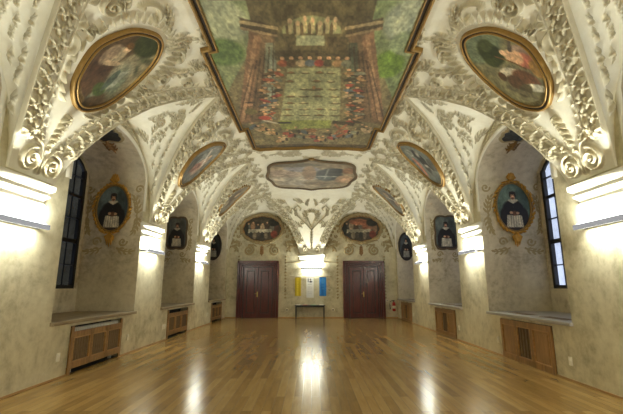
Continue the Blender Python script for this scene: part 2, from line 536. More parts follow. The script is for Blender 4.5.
# rib garland board: u = along the groin (repeats every RL), v = distance from the groin
RL = 1.44
RB = Relief(0, RL, 0, 0.46, 0.006)
_r = np.random.default_rng(21)
_lv = [(0.03 + k * 0.12 + _r.uniform(-.025, .025), (0.13 if k % 2 else 0.27) + _r.uniform(-.03, .03), _r.uniform(-.6, .6) + (0.7 if k % 2 else -0.7), _r.uniform(.85, 1.25)) for k in range(12)]
for du in (-RL, 0, RL):
    RB.stroke([(du + t, 0.022) for t in np.linspace(0, RL, 160)], 0.026, 0.045)
    RB.stroke([(du + t, 0.395) for t in np.linspace(0, RL, 160)], 0.014, 0.03)
    for k, (u, v, a, q) in enumerate(_lv):
        RB.leaf(du + u, v, a, 0.17 * q, 0.036 * q, 0.085, -a * 1.2)
        RB.leaf(du + u, v, a + 1.3, 0.12 * q, 0.032 * q, 0.075, 0.8)
        RB.leaf(du + u, v, a - 1.3, 0.12 * q, 0.032 * q, 0.075, -0.8)
        RB.leaf(du + u, v, a + 2.8, 0.10, 0.026, 0.06, 0.5)
        RB.stroke([(du + u, v)], [0.034 * q], 0.09)

THIN = 0.6
# lunette board: u = -1..1 across (crown at 0) times 2 m, v = distance from the wall
LB = Relief(-2.1, 2.1, 0, 2.4, 0.01)
B_ = 0.055
for sg in (-1, 1):
    for i in range(9):
        LB.cluster(sg * (1.62 - 0.06 * i), 0.10 + 0.14 * i, PI / 2 + sg * (0.6 if i % 2 else -0.5), 0.95 - 0.03 * i, B_)
        LB.cluster(sg * (1.22 - 0.07 * i), 0.18 + 0.12 * i, PI / 2 + sg * (1.2 if i % 2 else -0.9), 0.75, B_ * .8)
    LB.scroll(sg * 0.95, 1.05, 0.20, 1.5, 0, sg, 0.034, B_)
    LB.scroll(sg * 0.62, 1.28, 0.16, 1.4, PI, -sg, 0.03, B_)
    LB.scroll(sg * 0.55, 0.75, 0.15, 1.4, PI, sg, 0.03, B_)
    for (u, v, a, ln, cu) in ((1.1, 1.2, .9, .5, 1), (.35, 1.0, -.9, .45, -1), (.9, .72, 2.6, .45, 1), (.7, .4, .8, .4, -1), (.3, .5, -.5, .5, 1), (.9, 1.5, .2, .5, 1), (.4, 1.6, .9, .4, -1), (.8, .2, 1.4, .4, 1)):
        LB.spray(sg * u, v, PI / 2 + sg * a, ln, B_, sg * cu, 4, 0.032)
LB.spray(0, 1.3, PI / 2, 0.6, B_, 0, 4, 0.036)

# end board: the pendentive between the two doors, u = across, v = arc length
EB = Relief(-2.7, 2.7, 0, 4.6, 0.01)
D_ = 0.065
for i in range(7):
    EB.cluster(0, 1.22 - 0.155 * i, PI / 2, 0.95 - 0.03 * i, D_)
for sg in (-1, 1):
    EB.scroll(sg * 0.3, 0.22, 0.16, 1.5, PI / 2, -sg, 0.04, 0.06)
    EB.curve([(0, 1.35), (sg * 0.3, 1.75), (sg * 0.72, 2.2), (sg * 0.95, 2.7), (sg * 0.75, 2.95), (sg * 0.55, 2.75), (sg * 0.62, 2.6)], 0.03, 0.02, D_)
    EB.curve([(0, 1.55), (sg * 0.2, 2.0), (sg * 0.5, 2.4)], 0.022, 0.016, D_ * .8)
    EB.scroll(sg * 1.25, 2.75, 0.22, 1.5, 0, sg, 0.036, D_); EB.scroll(sg * 1.6, 3.25, 0.2, 1.5, PI, -sg, 0.034, D_)
    EB.scroll(sg * 0.85, 3.5, 0.16, 1.3, 0, sg, 0.03, D_); EB.scroll(sg * 2.3, 3.6, 0.18, 1.3, 0, -sg, 0.03, D_); EB.scroll(sg * .5, 1.85, .13, 1.3, 0, sg, .028, D_)
    for (u, v, a, ln, cu, k) in ((.12, 1.9, -.9, .6, .9, 4), (.5, 1.5, -.7, .7, -.6, 4), (1.3, 3.1, -.8, .7, -1, 4), (.4, 3.15, -1.2, .8, 1.1, 5), (1.9, 3.7, -1, .6, 1, 4), (.25, 2.2, .2, .4, -1, 3), (.75, 2.2, -.6, .5, 1, 4),
                              (1.05, 2.35, -.3, .5, -1, 4), (.2, 2.9, -.4, .5, 1, 4), (.6, 3.75, -.9, .6, 1, 4), (1.2, 3.7, -1.2, .6, -1, 4), (1.7, 2.9, -.6, .5, 1, 3), (.2, 3.6, .4, .5, -1, 4), (2.1, 3.3, -.4, .4, 1, 3)):
        EB.spray(sg * u, v, PI / 2 + sg * a, ln, D_, sg * cu, k, 0.034)
for k in range(7):
    EB.leaf(0, 2.45, PI / 2 + (k - 3) * 0.42, 0.32, 0.04, D_, 0)

parts_v, parts_f, parts_c = [], [], []
voff = 0


def emit(P, keep, orn=None):
    """append a row x column grid; keep = bool array of faces"""
    global voff
    r, c, _ = P.shape
    idx = np.arange(r * c).reshape(r, c)
    q = np.stack([idx[:-1, :-1], idx[:-1, 1:], idx[1:, 1:], idx[1:, :-1]], -1)[keep]
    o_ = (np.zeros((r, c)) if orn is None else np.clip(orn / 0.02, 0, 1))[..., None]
    parts_c.append((1 - o_ * (1 - ORN_SHADE)).reshape(-1, 3))
    parts_v.append(P.reshape(-1, 3)); parts_f.append(q.reshape(-1, 4) + voff); voff += r * c


def srows(fine, coarse):
    a = np.arange(0.0, SAP + 0.15, fine)
    b = np.arange(a[-1] + coarse, STOT, coarse)
    return np.concatenate([[0.0], a + 1e-4, b, [STOT]])


def pend_seg(mapf, S, p, c, hw, ncol, trim, board, relief=1.0):
    """half pendentive from pier axis p to the groin of the lunette centred c"""
    sgn = 1.0 if c > p else -1.0
    x = cx_of_s(S); z = cz_of_x(x); w = lun_w(x, hw)
    half = abs(c - p) - w
    half = np.maximum(half, 0.0)
    t = np.linspace(0, 1, ncol); t = np.concatenate([t[:-1], [1 - 0.25 / ncol, 1.0]])
    u = half[:, None] * t[None, :]
    dw = np.gradient(half, np.maximum(np.arange(len(S)) * 0 + S, S)) if False else np.zeros_like(S)
    dw[1:-1] = (half[2:] - half[:-2]) / np.maximum(S[2:] - S[:-2], 1e-4)
    cosg = 1 / np.sqrt(1 + dw ** 2)
    g = (half[:, None] - u) * cosg[:, None]
    gl = np.concatenate([[0], np.cumsum(np.hypot(np.diff(S), np.diff(half)))])
    H = np.zeros_like(u); O = np.zeros_like(u)
    if relief:
        inlun = (S < SAP - 0.02)[:, None]
        base = 0.03 * np.clip(g / 0.012, 0, 1)
        rib = np.where((g < 0.455) & inlun, RB.sample(np.mod(gl[:, None] * np.ones_like(u), RL), np.clip(g, 0, 0.45)), 0)
        wide = np.clip((half[:, None]) / 0.5, 0, 1)
        mask = np.clip((g - 0.42) / 0.05, 0, 1) if True else 1
        mask = np.where(inlun, mask, 1.0)
        lowmask = np.where(S[:, None] < 0.62, np.clip(g / 0.03, 0, 1), mask)
        ribm = np.clip((S[:, None] - 0.5) / 0.1, 0, 1)
        cen = board.sample(sgn * u, S[:, None] * np.ones_like(u))
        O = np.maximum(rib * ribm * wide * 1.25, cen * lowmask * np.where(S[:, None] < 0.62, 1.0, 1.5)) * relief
        if board is PB:
            al_ = p + sgn * u; x_ = x[:, None] * np.ones_like(u)
            O = np.where((al_ > 14.0) & (x_ < 2.05), 0, O)
            O = np.where((al_ > 5.0) & (al_ < 12.95) & (x_ < np.where((al_ > 6.9) & (al_ < 11.1), 2.25, 2.08)), 0, O)
        if board is EB:
            O = np.where((x[:, None] < 2.62) & (np.abs(p + sgn * u) < 2.05), 0, O)
        H = np.where(inlun, base, 0.03) + O
        H[:, -1] = 0
        H[S > SAP, -1] = H[S > SAP, -2]
        H[0, :] = 0
    nx, nz = cove_normal(S)
    d = (W - x)[:, None] - nx[:, None] * H
    zz = z[:, None] + nz[:, None] * H
    al = p + sgn * u
    P = mapf(al, d, zz)
    a4 = (al[:-1, :-1] + al[1:, 1:]) / 2; d4 = (d[:-1, :-1] + d[1:, 1:]) / 2
    wide4 = (half[:-1] + half[1:])[:, None] > 1e-4
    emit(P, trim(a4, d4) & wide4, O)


def lun_seg(mapf, S, c, hw, ncol, trim, relief=1.0):
    S = S[S <= SAP + 0.02]
    x = cx_of_s(S); zg = cz_of_x(x); w = lun_w(x, hw); cr = np.maximum(lun_crown(x), zg)
    th = np.linspace(0, PI, ncol)
    al = c - w[:, None] * np.cos(th)[None, :]
    z = zg[:, None] + (cr - zg)[:, None] * np.sin(th)[None, :]
    d = (W - x)[:, None] * np.ones_like(al)
    O = None
    if relief:
        uu = -np.cos(th)[None, :] * np.minimum(w, 2.07)[:, None]
        # angular spread so that steep flanks are not stretched
        uu = (th / PI * 2 - 1)[None, :] * 2.0 * np.ones_like(al)
        H = 1.5 * LB.sample(uu, d) * np.clip(w / 0.6, 0, 1)[:, None] * relief
        e = 1e-9
        Pa = np.stack([al, d, z], -1)
        gu = np.gradient(Pa, axis=1); gv = np.gradient(Pa, axis=0)
        n = np.cross(gu, gv); n /= (np.linalg.norm(n, axis=-1, keepdims=True) + e)
        n *= np.where(n[..., 2:3] > 0, -1, 1)
        edge = np.clip(np.minimum(np.arange(ncol), np.arange(ncol)[::-1]) / 6, 0, 1)[None, :]
        O = H * edge
        Pa = Pa + n * O[..., None]
        al, d, z = Pa[..., 0], Pa[..., 1], Pa[..., 2]
    P = mapf(al, d, z)
    a4 = (al[:-1, :-1] + al[1:, 1:]) / 2; d4 = (d[:-1, :-1] + d[1:, 1:]) / 2
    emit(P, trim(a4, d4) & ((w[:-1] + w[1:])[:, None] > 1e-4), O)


def side_map(sd):
    return lambda al, d, z: np.stack([sd * (W - d), al, z], -1)


def end_map(far):
    return lambda al, d, z: np.stack([al, (Y1 - d) if far else (Y0 + d), z], -1)


side_trim = lambda a, d: (d <= np.minimum(Y1 - a, a - Y0) + 0.03)
end_trim = lambda a, d: (d <= (W - np.abs(a)) + 0.03)
FINE, MID, COARSE = srows(0.0115, 0.022), srows(0.017, 0.03), srows(0.08, 0.15)
for sd in (-1, 1):
    mp = side_map(sd)
    edges = [Y0] + [ (BAYS[i] + HWS[i] + BAYS[i + 1] - HWS[i + 1]) / 2 for i in range(4)] + [Y1]
    for i, (c, hw) in enumerate(zip(BAYS, HWS)):
        left = (COARSE, 24, 0) if i <= 1 else (FINE, 220, 1) if i == 2 else (MID, 150, 1)
        mid = (COARSE, 30, 0) if i == 0 else (FINE, 190, 1) if i in (1, 2) else (MID, 130, 1)
        right = (COARSE, 24, 0) if i == 0 else (FINE, 220, 1) if i in (1, 2) else (MID, 150, 1)
        if i == 4: right = (MID, 60, 0)
        pend_seg(mp, left[0], edges[i], c, hw, left[1], side_trim, PB, left[2])
        lun_seg(mp, mid[0], c, hw, mid[1], side_trim, mid[2])
        pend_seg(mp, right[0], edges[i + 1], c, hw, right[1], side_trim, PB, right[2])
for far in (True, False):
    mp = end_map(far); S = MID if far else COARSE; r = 1 if far else 0; n = 1.0 if far else 0.25
    for c in (-2.65, 2.65):
        pend_seg(mp, S, 0.0, c, 2.0, int(160 * n), end_trim, EB, r)
        lun_seg(mp, S, c, 2.0, int(140 * n), end_trim, r)
        pend_seg(mp, S, math.copysign(W, c), c, 2.0, int(50 * n), end_trim, EB, 0)
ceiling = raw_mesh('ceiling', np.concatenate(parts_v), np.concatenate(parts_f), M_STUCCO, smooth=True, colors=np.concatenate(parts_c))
tag(ceiling, 'cream stucco vault with lunettes, leaf garlands and scrolls', kind='structure')
del parts_v, parts_f
# roof slab above the vault keeps the sky out
bm = bmesh.new(); box(bm, (-7.2, Y0 - .3, 6.75), (7.2, Y1 + .3, 6.95)); tag(bm_obj('roof', bm, M_WALL), kind='structure')

# ------------------------------------------------------------------ floor and walls
bm = bmesh.new(); box(bm, (-W - 0.3, Y0 - 0.2, -0.15), (W + 0.3, Y1 + 0.2, 0.0))
tag(bm_obj('floor', bm, M_FLOOR), kind='structure')


def arch_z(t, spring=SPRING, crest=5.39, hw=NH):
    return spring + (crest - spring) * math.sqrt(max(0.0, 1 - (t / hw) ** 2)) ** 1.15


RW = 1.04      # half width of a radiator opening
RH = 0.90


def side_wall(sd):
    V, F = [], []

    def quad(a, b, c, d):
        k = len(V); V.extend((a, b, c, d)); F.append((k, k + 1, k + 2, k + 3))
    X = sd * W
    segs = []
    y = Y0
    for c in BAYS:
        segs.append((y, c - NH, None)); segs.append((c - NH, c + NH, c)); y = c + NH
    segs.append((y, Y1, None))
    for a, b, c in segs:
        if c is None:
            quad((X, a, 0), (X, b, 0), (X, b, 6.7), (X, a, 6.7)); continue
        # below the sill, around the radiator opening
        quad((X, a, 0), (X, c - RW, 0), (X, c - RW, SILL), (X, a, SILL))
        quad((X, c + RW, 0), (X, b, 0), (X, b, SILL), (X, c + RW, SILL))
        quad((X, c - RW, RH), (X, c + RW, RH), (X, c + RW, SILL), (X, c - RW, SILL))
        XR = sd * (W + 0.28)
        quad((XR, c - RW, 0), (XR, c + RW, 0), (XR, c + RW, RH), (XR, c - RW, RH))
        for yy in (c - RW, c + RW): quad((X, yy, 0), (XR, yy, 0), (XR, yy, RH), (X, yy, RH))
        quad((X, c - RW, RH), (XR, c - RW, RH), (XR, c + RW, RH), (X, c + RW, RH))
        ts = np.linspace(-NH, NH, 41)
        for t0, t1 in zip(ts, ts[1:]):
            z0, z1 = arch_z(t0), arch_z(t1)
            quad((X, c + t0, z0), (X, c + t1, z1), (X, c + t1, 6.7), (X, c + t0, 6.7))
    return raw_mesh('wall_left' if sd < 0 else 'wall_right', V, F, M_WALL)


def niche(sd, c, n, window):
    ND = 6.20 if sd < 0 else 6.32
    V, F = [], []

    def quad(a, b, cc, d):
        k = len(V); V.extend((a, b, cc, d)); F.append((k, k + 1, k + 2, k + 3))
    X, XB = sd * W, sd * ND
    for s in (-1, 1):
        yy = c + s * NH
        quad((X, yy, SILL), (XB, yy, SILL), (XB, yy, SPRING), (X, yy, SPRING))
    ts = np.linspace(-NH, NH, 41)
    for t0, t1 in zip(ts, ts[1:]):
        z0, z1 = arch_z(t0), arch_z(t1)
        quad((X, c + t0, z0), (X, c + t1, z1), (XB, c + t1, z1), (XB, c + t0, z0))
    quad((X, c - NH, SILL - .04), (X, c + NH, SILL - .04), (XB, c + NH, SILL - .04), (XB, c - NH, SILL - .04))
    # window wall with a splayed reveal
    WB, wo, wi = 1.60, 1.58, 1.50
    XO = sd * (ND + 0.14)

    def wz(t, hw): return 4.72 + 0.52 * math.sqrt(max(0, 1 - (t / hw) ** 2))
    if window:
        quad((XB, c - NH, SILL), (XB, c + NH, SILL), (XB, c + NH, WB), (XB, c - NH, WB))
        for s in (-1, 1):
            quad((XB, c + s * wo, WB), (XB, c + s * NH, WB), (XB, c + s * NH, SPRING), (XB, c + s * wo, SPRING))
            quad((XB, c + s * wo, WB), (XO, c + s * wi, WB), (XO, c + s * wi, 4.72), (XB, c + s * wo, 4.72))
        quad((XB, c - wo, WB), (XB, c + wo, WB), (XO, c + wi, WB), (XO, c - wi, WB))
        fs = np.linspace(-1, 1, 31)
        for f0, f1 in zip(fs, fs[1:]):
            quad((XB, c + f0 * wo, min(wz(f0 * wo, wo), 6)), (XB, c + f1 * wo, wz(f1 * wo, wo)), (XB, c + f1 * wo, 5.6), (XB, c + f0 * wo, 5.6))
            quad((XB, c + f0 * wo, wz(f0 * wo, wo)), (XB, c + f1 * wo, wz(f1 * wo, wo)), (XO, c + f1 * wi, wz(f1 * wi, wi)), (XO, c + f0 * wi, wz(f0 * wi, wi)))
            # outer skin above the window
            quad((XO, c + f0 * wi, wz(f0 * wi, wi)), (XO, c + f1 * wi, wz(f1 * wi, wi)), (XO, c + f1 * wi, 6.7), (XO, c + f0 * wi, 6.7))
        for s in (-1, 1):
            quad((XO, c + s * wi, WB), (XO, c + s * 2.6, WB), (XO, c + s * 2.6, 6.7), (XO, c + s * wi, 6.7))
        quad((XO, c - 2.6, -0.2), (XO, c + 2.6, -0.2), (XO, c + 2.6, WB), (XO, c - 2.6, WB))
    else:
        quad((XB, c - NH, SILL), (XB, c + NH, SILL), (XB, c + NH, 5.6), (XB, c - NH, 5.6))
        quad((XO, c - 2.6, -0.2), (XO, c + 2.6, -0.2), (XO, c + 2.6, 6.7), (XO, c - 2.6, 6.7))
    o = raw_mesh('wall_%s_niche' % ('left' if sd < 0 else 'right'), V, F, M_NICHE)
    tag(o, kind='structure')
    # sill board
    bm = bmesh.new()
    box(bm, (sd * (W - 0.07), c - NH - 0.03, SILL - 0.035), (sd * (W + 0.02), c + NH + 0.03, SILL + 0.03), 0.008)
    box(bm, (sd * W, c - NH + 0.002, SILL - 0.03), (XB, c + NH - 0.002, SILL + 0.028))
    so = bm_obj('trim_%d' % n, bm, M_SILL if sd < 0 else M_SILLG)
    tag(so, kind='structure')
    if sd > 0 and window:
        bm = bmesh.new()
        for a in (-1.0, 0.35):
            for k in range(5):
                box(bm, (sd * (W + 0.22 + 0.05 * k), c + a - 0.15, SILL + 0.026), (sd * (W + 0.25 + 0.05 * k), c + a + 0.75, SILL + 0.036))
        bm_obj('vent_grille', bm, M_SLAT, so)
    if not window: return
    # window: black iron frame with four lights and six rows, dusk behind
    XW = sd * (ND + 0.09)
    bm = bmesh.new()

    def bar(y0, y1, z0, z1, dd=0.03): box(bm, (XW - dd, y0, z0), (XW + dd, y1, z1))
    for s in (-1, 1): bar(c + s * 1.5 - 0.05, c + s * 1.5 + 0.05, WB, 4.8, .05)
    bar(c - 1.5, c + 1.5, WB, WB + 0.09, .05)
    prev = None
    for f in np.linspace(-1, 1, 25):
        p = (XW, c + f * 1.47, wz(f * 1.47, 1.5) - 0.04)
        if prev: tube(bm, [prev, p], 0.055, 6)
        prev = p
    for yy, hwid in ((-0.75, 0.018), (-0.69, 0.018), (0.0, 0.055), (0.69, 0.018), (0.75, 0.018)):
        bar(c + yy - hwid, c + yy + hwid, WB, wz(yy, 1.5) - 0.02)
    for yy in (-1.1, -.35, .35, 1.1): bar(c + yy - 0.009, c + yy + 0.009, WB, wz(yy, 1.5) - 0.02, .015)
    for zz, hz in ((2.2, .014), (2.82, .055), (3.42, .014), (4.02, .04), (4.55, .014)):
        bar(c - 1.5, c + 1.5, zz - hz, zz + hz)
    wf = bm_obj('window_%d' % (n - 9), bm, M_BLACK)
    tag(wf, kind='structure')
    V, F = [], []
    fs = np.linspace(-1, 1, 25)
    for f0, f1 in zip(fs, fs[1:]):
        k = len(V)
        V += [(XW, c + f0 * 1.48, WB), (XW, c + f1 * 1.48, WB), (XW, c + f1 * 1.48, wz(f1 * 1.48, 1.5)), (XW, c + f0 * 1.48, wz(f0 * 1.48, 1.5))]
        F.append((k, k + 1, k + 2, k + 3))
    raw_mesh('pane', V, F, M_GLASS, wf)


for sd in (-1, 1):
    tag(side_wall(sd), kind='structure')
    for i, c in enumerate(BAYS):
        niche(sd, c, 10 + i + (0 if sd < 0 else 5), True)

for nm, yy in (('wall_back', Y1), ('wall_front', Y0)):
    o = raw_mesh(nm, [(-W - .0, yy, 0), (W, yy, 0), (W, yy, 6.7), (-W, yy, 6.7)], [(0, 1, 2, 3)], M_WALL)
    tag(o, kind='structure')

# thin timber skirting strip
for sd, nm in ((-1, 'baseboard_left'), (1, 'baseboard_right')):
    bm = bmesh.new()
    y = Y0
    for c in BAYS + [99]:
        e = min(c - RW, Y1)
        box(bm, (sd * W, y, 0), (sd * (W - 0.018), e, 0.03)); y = c + RW
        if c == BAYS[-1]:
            box(bm, (sd * W, y, 0), (sd * (W - 0.018), Y1, 0.03)); break
    tag(bm_obj(nm, bm, M_OAKLIGHT), kind='structure')
bm = bmesh.new()
for a, b in ((-W, -4.06), (-1.80, 1.72), (3.98, W)):
    box(bm, (a, Y1, 0), (b, Y1 - 0.018, 0.05))
tag(bm_obj('baseboard_back', bm, M_OAKLIGHT), kind='structure')

# far building across the yard, seen as darkness through the left windows
bm = bmesh.new(); box(bm, (-11.0, -8, -1), (-10.5, 30, 16))
tag(bm_obj('wall_outside', bm, simple('yard_wall', (60, 56, 36), 0.9, var=0.3, bscale=0.8)), kind='structure')

# white band round every niche arch and dark stucco between it and the vault
tn = 30
for sd in (-1, 1):
    for i, c in enumerate(BAYS):
        if i < 1: continue
        V, F = [], []
        ts = np.concatenate([np.linspace(-NH, NH, 61)])
        prof = [(0, 0.0), (0, 0.035), (0.09, 0.035), (0.11, 0.015), (0.13, 0.0)]
        pts = [(-NH, SPRING - 0.9)] + [(t, arch_z(t)) for t in ts] + [(NH, SPRING - 0.9)]
        pts = np.array(pts)
        tan = np.gradient(pts, axis=0); tan /= np.linalg.norm(tan, axis=1, keepdims=True) + 1e-9
        nrm = np.stack([-tan[:, 1], tan[:, 0]], 1)
        P = np.zeros((len(pts), len(prof), 3))
        for k, (o_, h_) in enumerate(prof):
            q = pts + nrm * o_
            P[:, k] = np.stack([np.full(len(pts), sd * (W - h_)), c + q[:, 0], q[:, 1]], 1)
        r, cc = P.shape[:2]; idx = np.arange(r * cc).reshape(r, cc)
        q = np.stack([idx[:-1, :-1], idx[:-1, 1:], idx[1:, 1:], idx[1:, :-1]], -1).reshape(-1, 4)
        o = raw_mesh('trim_%d' % tn, P.reshape(-1, 3), q, M_WHITE, smooth=True); tn += 1
        tag(o, kind='structure')


# leafy stucco on the wall between each niche arch and the vault
tn = 95
FB = Relief(-2.1, 2.1, 3.6, 5.9, 0.012)
for a in np.linspace(0.5, PI - 0.5, 34):
    FB.cluster(1.86 * math.cos(a), 3.75 + 1.84 * math.sin(a), a + PI / 2, 0.85, 1)
for a in np.linspace(0.85, PI - 0.85, 22):
    FB.cluster(1.68 * math.cos(a), 3.92 + 1.72 * math.sin(a), a - 1, 0.6, 1)
_U, _V = np.meshgrid(FB.u0 + np.arange(FB.nu) * FB.res, FB.v0 + np.arange(FB.nv) * FB.res)
_az = SPRING + (5.39 - SPRING) * np.clip(1 - (_U / (NH + .13)) ** 2, 0, 1) ** .57 + .10
FB.h[_V < _az] = 0
for sd in (-1, 1):
    for i, c in enumerate(BAYS):
        if i < 1: continue
        o = raw = None
        m = FB
        nv, nu = m.h.shape
        U, Vv = np.meshgrid(m.u0 + np.arange(nu) * m.res, m.v0 + np.arange(nv) * m.res)
        P = np.stack([sd * (W - .002 - m.h * .05), c + U, Vv], -1)
        keep = (m.h[:-1, :-1] > .15) | (m.h[1:, 1:] > .15)
        idx = np.arange(nv * nu).reshape(nv, nu)
        q = np.stack([idx[:-1, :-1], idx[:-1, 1:], idx[1:, 1:], idx[1:, :-1]], -1)[keep].reshape(-1, 4)
        used = np.unique(q); re = np.zeros(nv * nu, int); re[used] = np.arange(len(used))
        tag(raw_mesh('trim_%d' % tn, P.reshape(-1, 3)[used], re[q], M_STUCCO_PLAIN, smooth=True), kind='structure'); tn += 1


# stone-white cornices the vault springs from
def cornice(name, mapf, a0, a1):
    prof = [(0, 2.98), (0.045, 2.985), (0.05, 3.03), (0.025, 3.04), (0.025, 3.10), (0.085, 3.16), (0.10, 3.17), (0.06, 3.18), (0.06, 3.215), (0.13, 3.27), (0.145, 3.28), (0.145, 3.36), (0.10, 3.37), (0.0, 3.42)]
    V, F = [], []
    for d, z in prof: V.append(mapf(a0 - d * 0.8, d, z)); V.append(mapf(a1 + d * 0.8, d, z))
    for k in range(len(prof) - 1): F.append((2 * k, 2 * k + 1, 2 * k + 3, 2 * k + 2))
    n = len(V)
    for d, z in prof: V.append(mapf(a0 - d * 0.8, 0, z)); V.append(mapf(a1 + d * 0.8, 0, z))
    for k in range(len(prof) - 1):
        F.append((2 * k, 2 * k + 2, n + 2 * k + 2, n + 2 * k)); F.append((2 * k + 1, 2 * k + 3, n + 2 * k + 3, n + 2 * k + 1))
    return tag(raw_mesh(name, V, F, M_WHITE), kind='structure')


tn = 50
for sd in (-1, 1):
    for i, p in enumerate([0.87, 6.05, 11.12, 16.4]):
        hwp = 0.48 if i < 2 else 0.57 if i == 2 else 0.70
        cornice('trim_%d' % tn, lambda a, d, z, sd=sd: (sd * (W - d), a, z), p - hwp, p + hwp); tn += 1
cornice('trim_%d' % tn, lambda a, d, z: (a, Y1 - d, z), -0.62, 0.62); tn += 1


# ------------------------------------------------------------------ pictures: a small painter working on arrays
THIN = 1.0


class Paint:
    def __init__(s, n, m, bgc):
        s.n, s.m = n, m
        s.a = np.zeros((m, n, 3)); s.a[:] = np.array(bgc) / 255
        s.u, s.v = np.meshgrid(np.linspace(-1, 1, n), np.linspace(-1, 1, m))

    def blend(s, mask, c, al=1.0):
        k = (mask * al)[..., None]
        s.a = s.a * (1 - k) + np.array(c) / 255 * k

    def ell(s, u, v, ru, rv, c, ang=0.0, soft=0.25, al=1.0):
        du, dv = s.u - u, s.v - v
        x = du * math.cos(ang) + dv * math.sin(ang); y = -du * math.sin(ang) + dv * math.cos(ang)
        q = np.sqrt((x / ru) ** 2 + (y / rv) ** 2)
        s.blend(np.clip((1 - q) / soft + 0.5, 0, 1), c, al)

    def poly(s, pts, c, al=1.0):
        ins = np.zeros(s.u.shape, bool)
        for (x0, y0), (x1, y1) in zip(pts, pts[1:] + pts[:1]):
            if y0 == y1: continue
            cr = ((y0 > s.v) != (y1 > s.v)) & (s.u < (x1 - x0) * (s.v - y0) / (y1 - y0) + x0)
            ins ^= cr
        m = ins.astype(float)
        m = (m + np.roll(m, 1, 0) + np.roll(m, -1, 0) + np.roll(m, 1, 1) + np.roll(m, -1, 1)) / 5
        s.blend(m, c, al)

    def line(s, p, q, w, c, al=1.0):
        p, q = np.array(p), np.array(q); d = q - p; L = np.hypot(*d) + 1e-9
        t = np.clip(((s.u - p[0]) * d[0] + (s.v - p[1]) * d[1]) / L ** 2, 0, 1)
        r = np.hypot(s.u - p[0] - t * d[0], s.v - p[1] - t * d[1])
        s.blend(np.clip((w - r) / (w * 0.4) + .5, 0, 1), c, al)

    def noise(s, cells, amp, tint=(1, 1, 1)):
        g = rng.uniform(-1, 1, (cells + 2, cells + 2))
        fu = (s.u + 1) / 2 * cells; fv = (s.v + 1) / 2 * cells
        i, j = fu.astype(int), fv.astype(int); a, b = fu - i, fv - j
        a, b = a * a * (3 - 2 * a), b * b * (3 - 2 * b)
        k = (g[j, i] * (1 - a) + g[j, i + 1] * a) * (1 - b) + (g[j + 1, i] * (1 - a) + g[j + 1, i + 1] * a) * b
        s.a = np.clip(s.a * (1 + amp * k[..., None] * np.array(tint)), 0, 1)

    def sample(s, u, v):
        i = np.clip(((np.asarray(u) + 1) / 2 * (s.n - 1)).round().astype(int), 0, s.n - 1)
        j = np.clip(((np.asarray(v) + 1) / 2 * (s.m - 1)).round().astype(int), 0, s.m - 1)
        return s2l(s.a[j, i])


def disc_patch(name, surf, rho, paint, parent, rings=46, n=128):
    """a round or shaped picture surface: surf(a, b) -> xyz for a, b in -1..1; rho(th) = outline"""
    th = np.linspace(0, 2 * PI, n, endpoint=False)
    r = np.linspace(0.004, 1, rings)
    ro = np.array([rho(t) for t in th])
    a = r[:, None] * (ro * np.cos(th))[None]; b = r[:, None] * (ro * np.sin(th))[None]
    P = surf(a, b).reshape(-1, 3); C = paint.sample(a, b).reshape(-1, 3)
    idx = np.arange(rings * n).reshape(rings, n); nx = np.roll(idx, -1, 1)
    q = np.stack([idx[:-1], nx[:-1], nx[1:], idx[1:]], -1).reshape(-1, 4)
    return raw_mesh(name, P, q, M_PAINT, parent, True, C)


def ring_frame(name, surfh, rho, prof, mat, parent, n=160, scale=(1, 1)):
    """moulding swept round an outline; prof = [(outset metres, height metres)]; surfh(a, b, h)"""
    th = np.linspace(0, 2 * PI, n, endpoint=False)
    ro = np.array([rho(t) for t in th])
    a0, b0 = ro * np.cos(th) * scale[0], ro * np.sin(th) * scale[1]        # metres
    ta, tb = np.roll(a0, -1) - np.roll(a0, 1), np.roll(b0, -1) - np.roll(b0, 1)
    L = np.hypot(ta, tb) + 1e-9; na, nb = tb / L, -ta / L
    P = np.stack([surfh((a0 + na * o) / scale[0], (b0 + nb * o) / scale[1], h) for o, h in prof], 0)
    r = len(prof); idx = np.arange(r * n).reshape(r, n); nx = np.roll(idx, -1, 1)
    q = np.stack([idx[:-1], nx[:-1], nx[1:], idx[1:]], -1).reshape(-1, 4)
    return raw_mesh(name, P.reshape(-1, 3), q, mat, parent, True)


# ---- the six ovals on the side vaults
def oval_surf(sd, yc):
    def f(a, b, h=0.075):
        return side_pt(sd, OS + np.asarray(b) * CB, yc - sd * np.asarray(a) * CA, h)
    return f


def oval_rho(t):
    return 1 + 0.012 * math.cos(4 * t) + 0.008 * math.cos(8 * t)


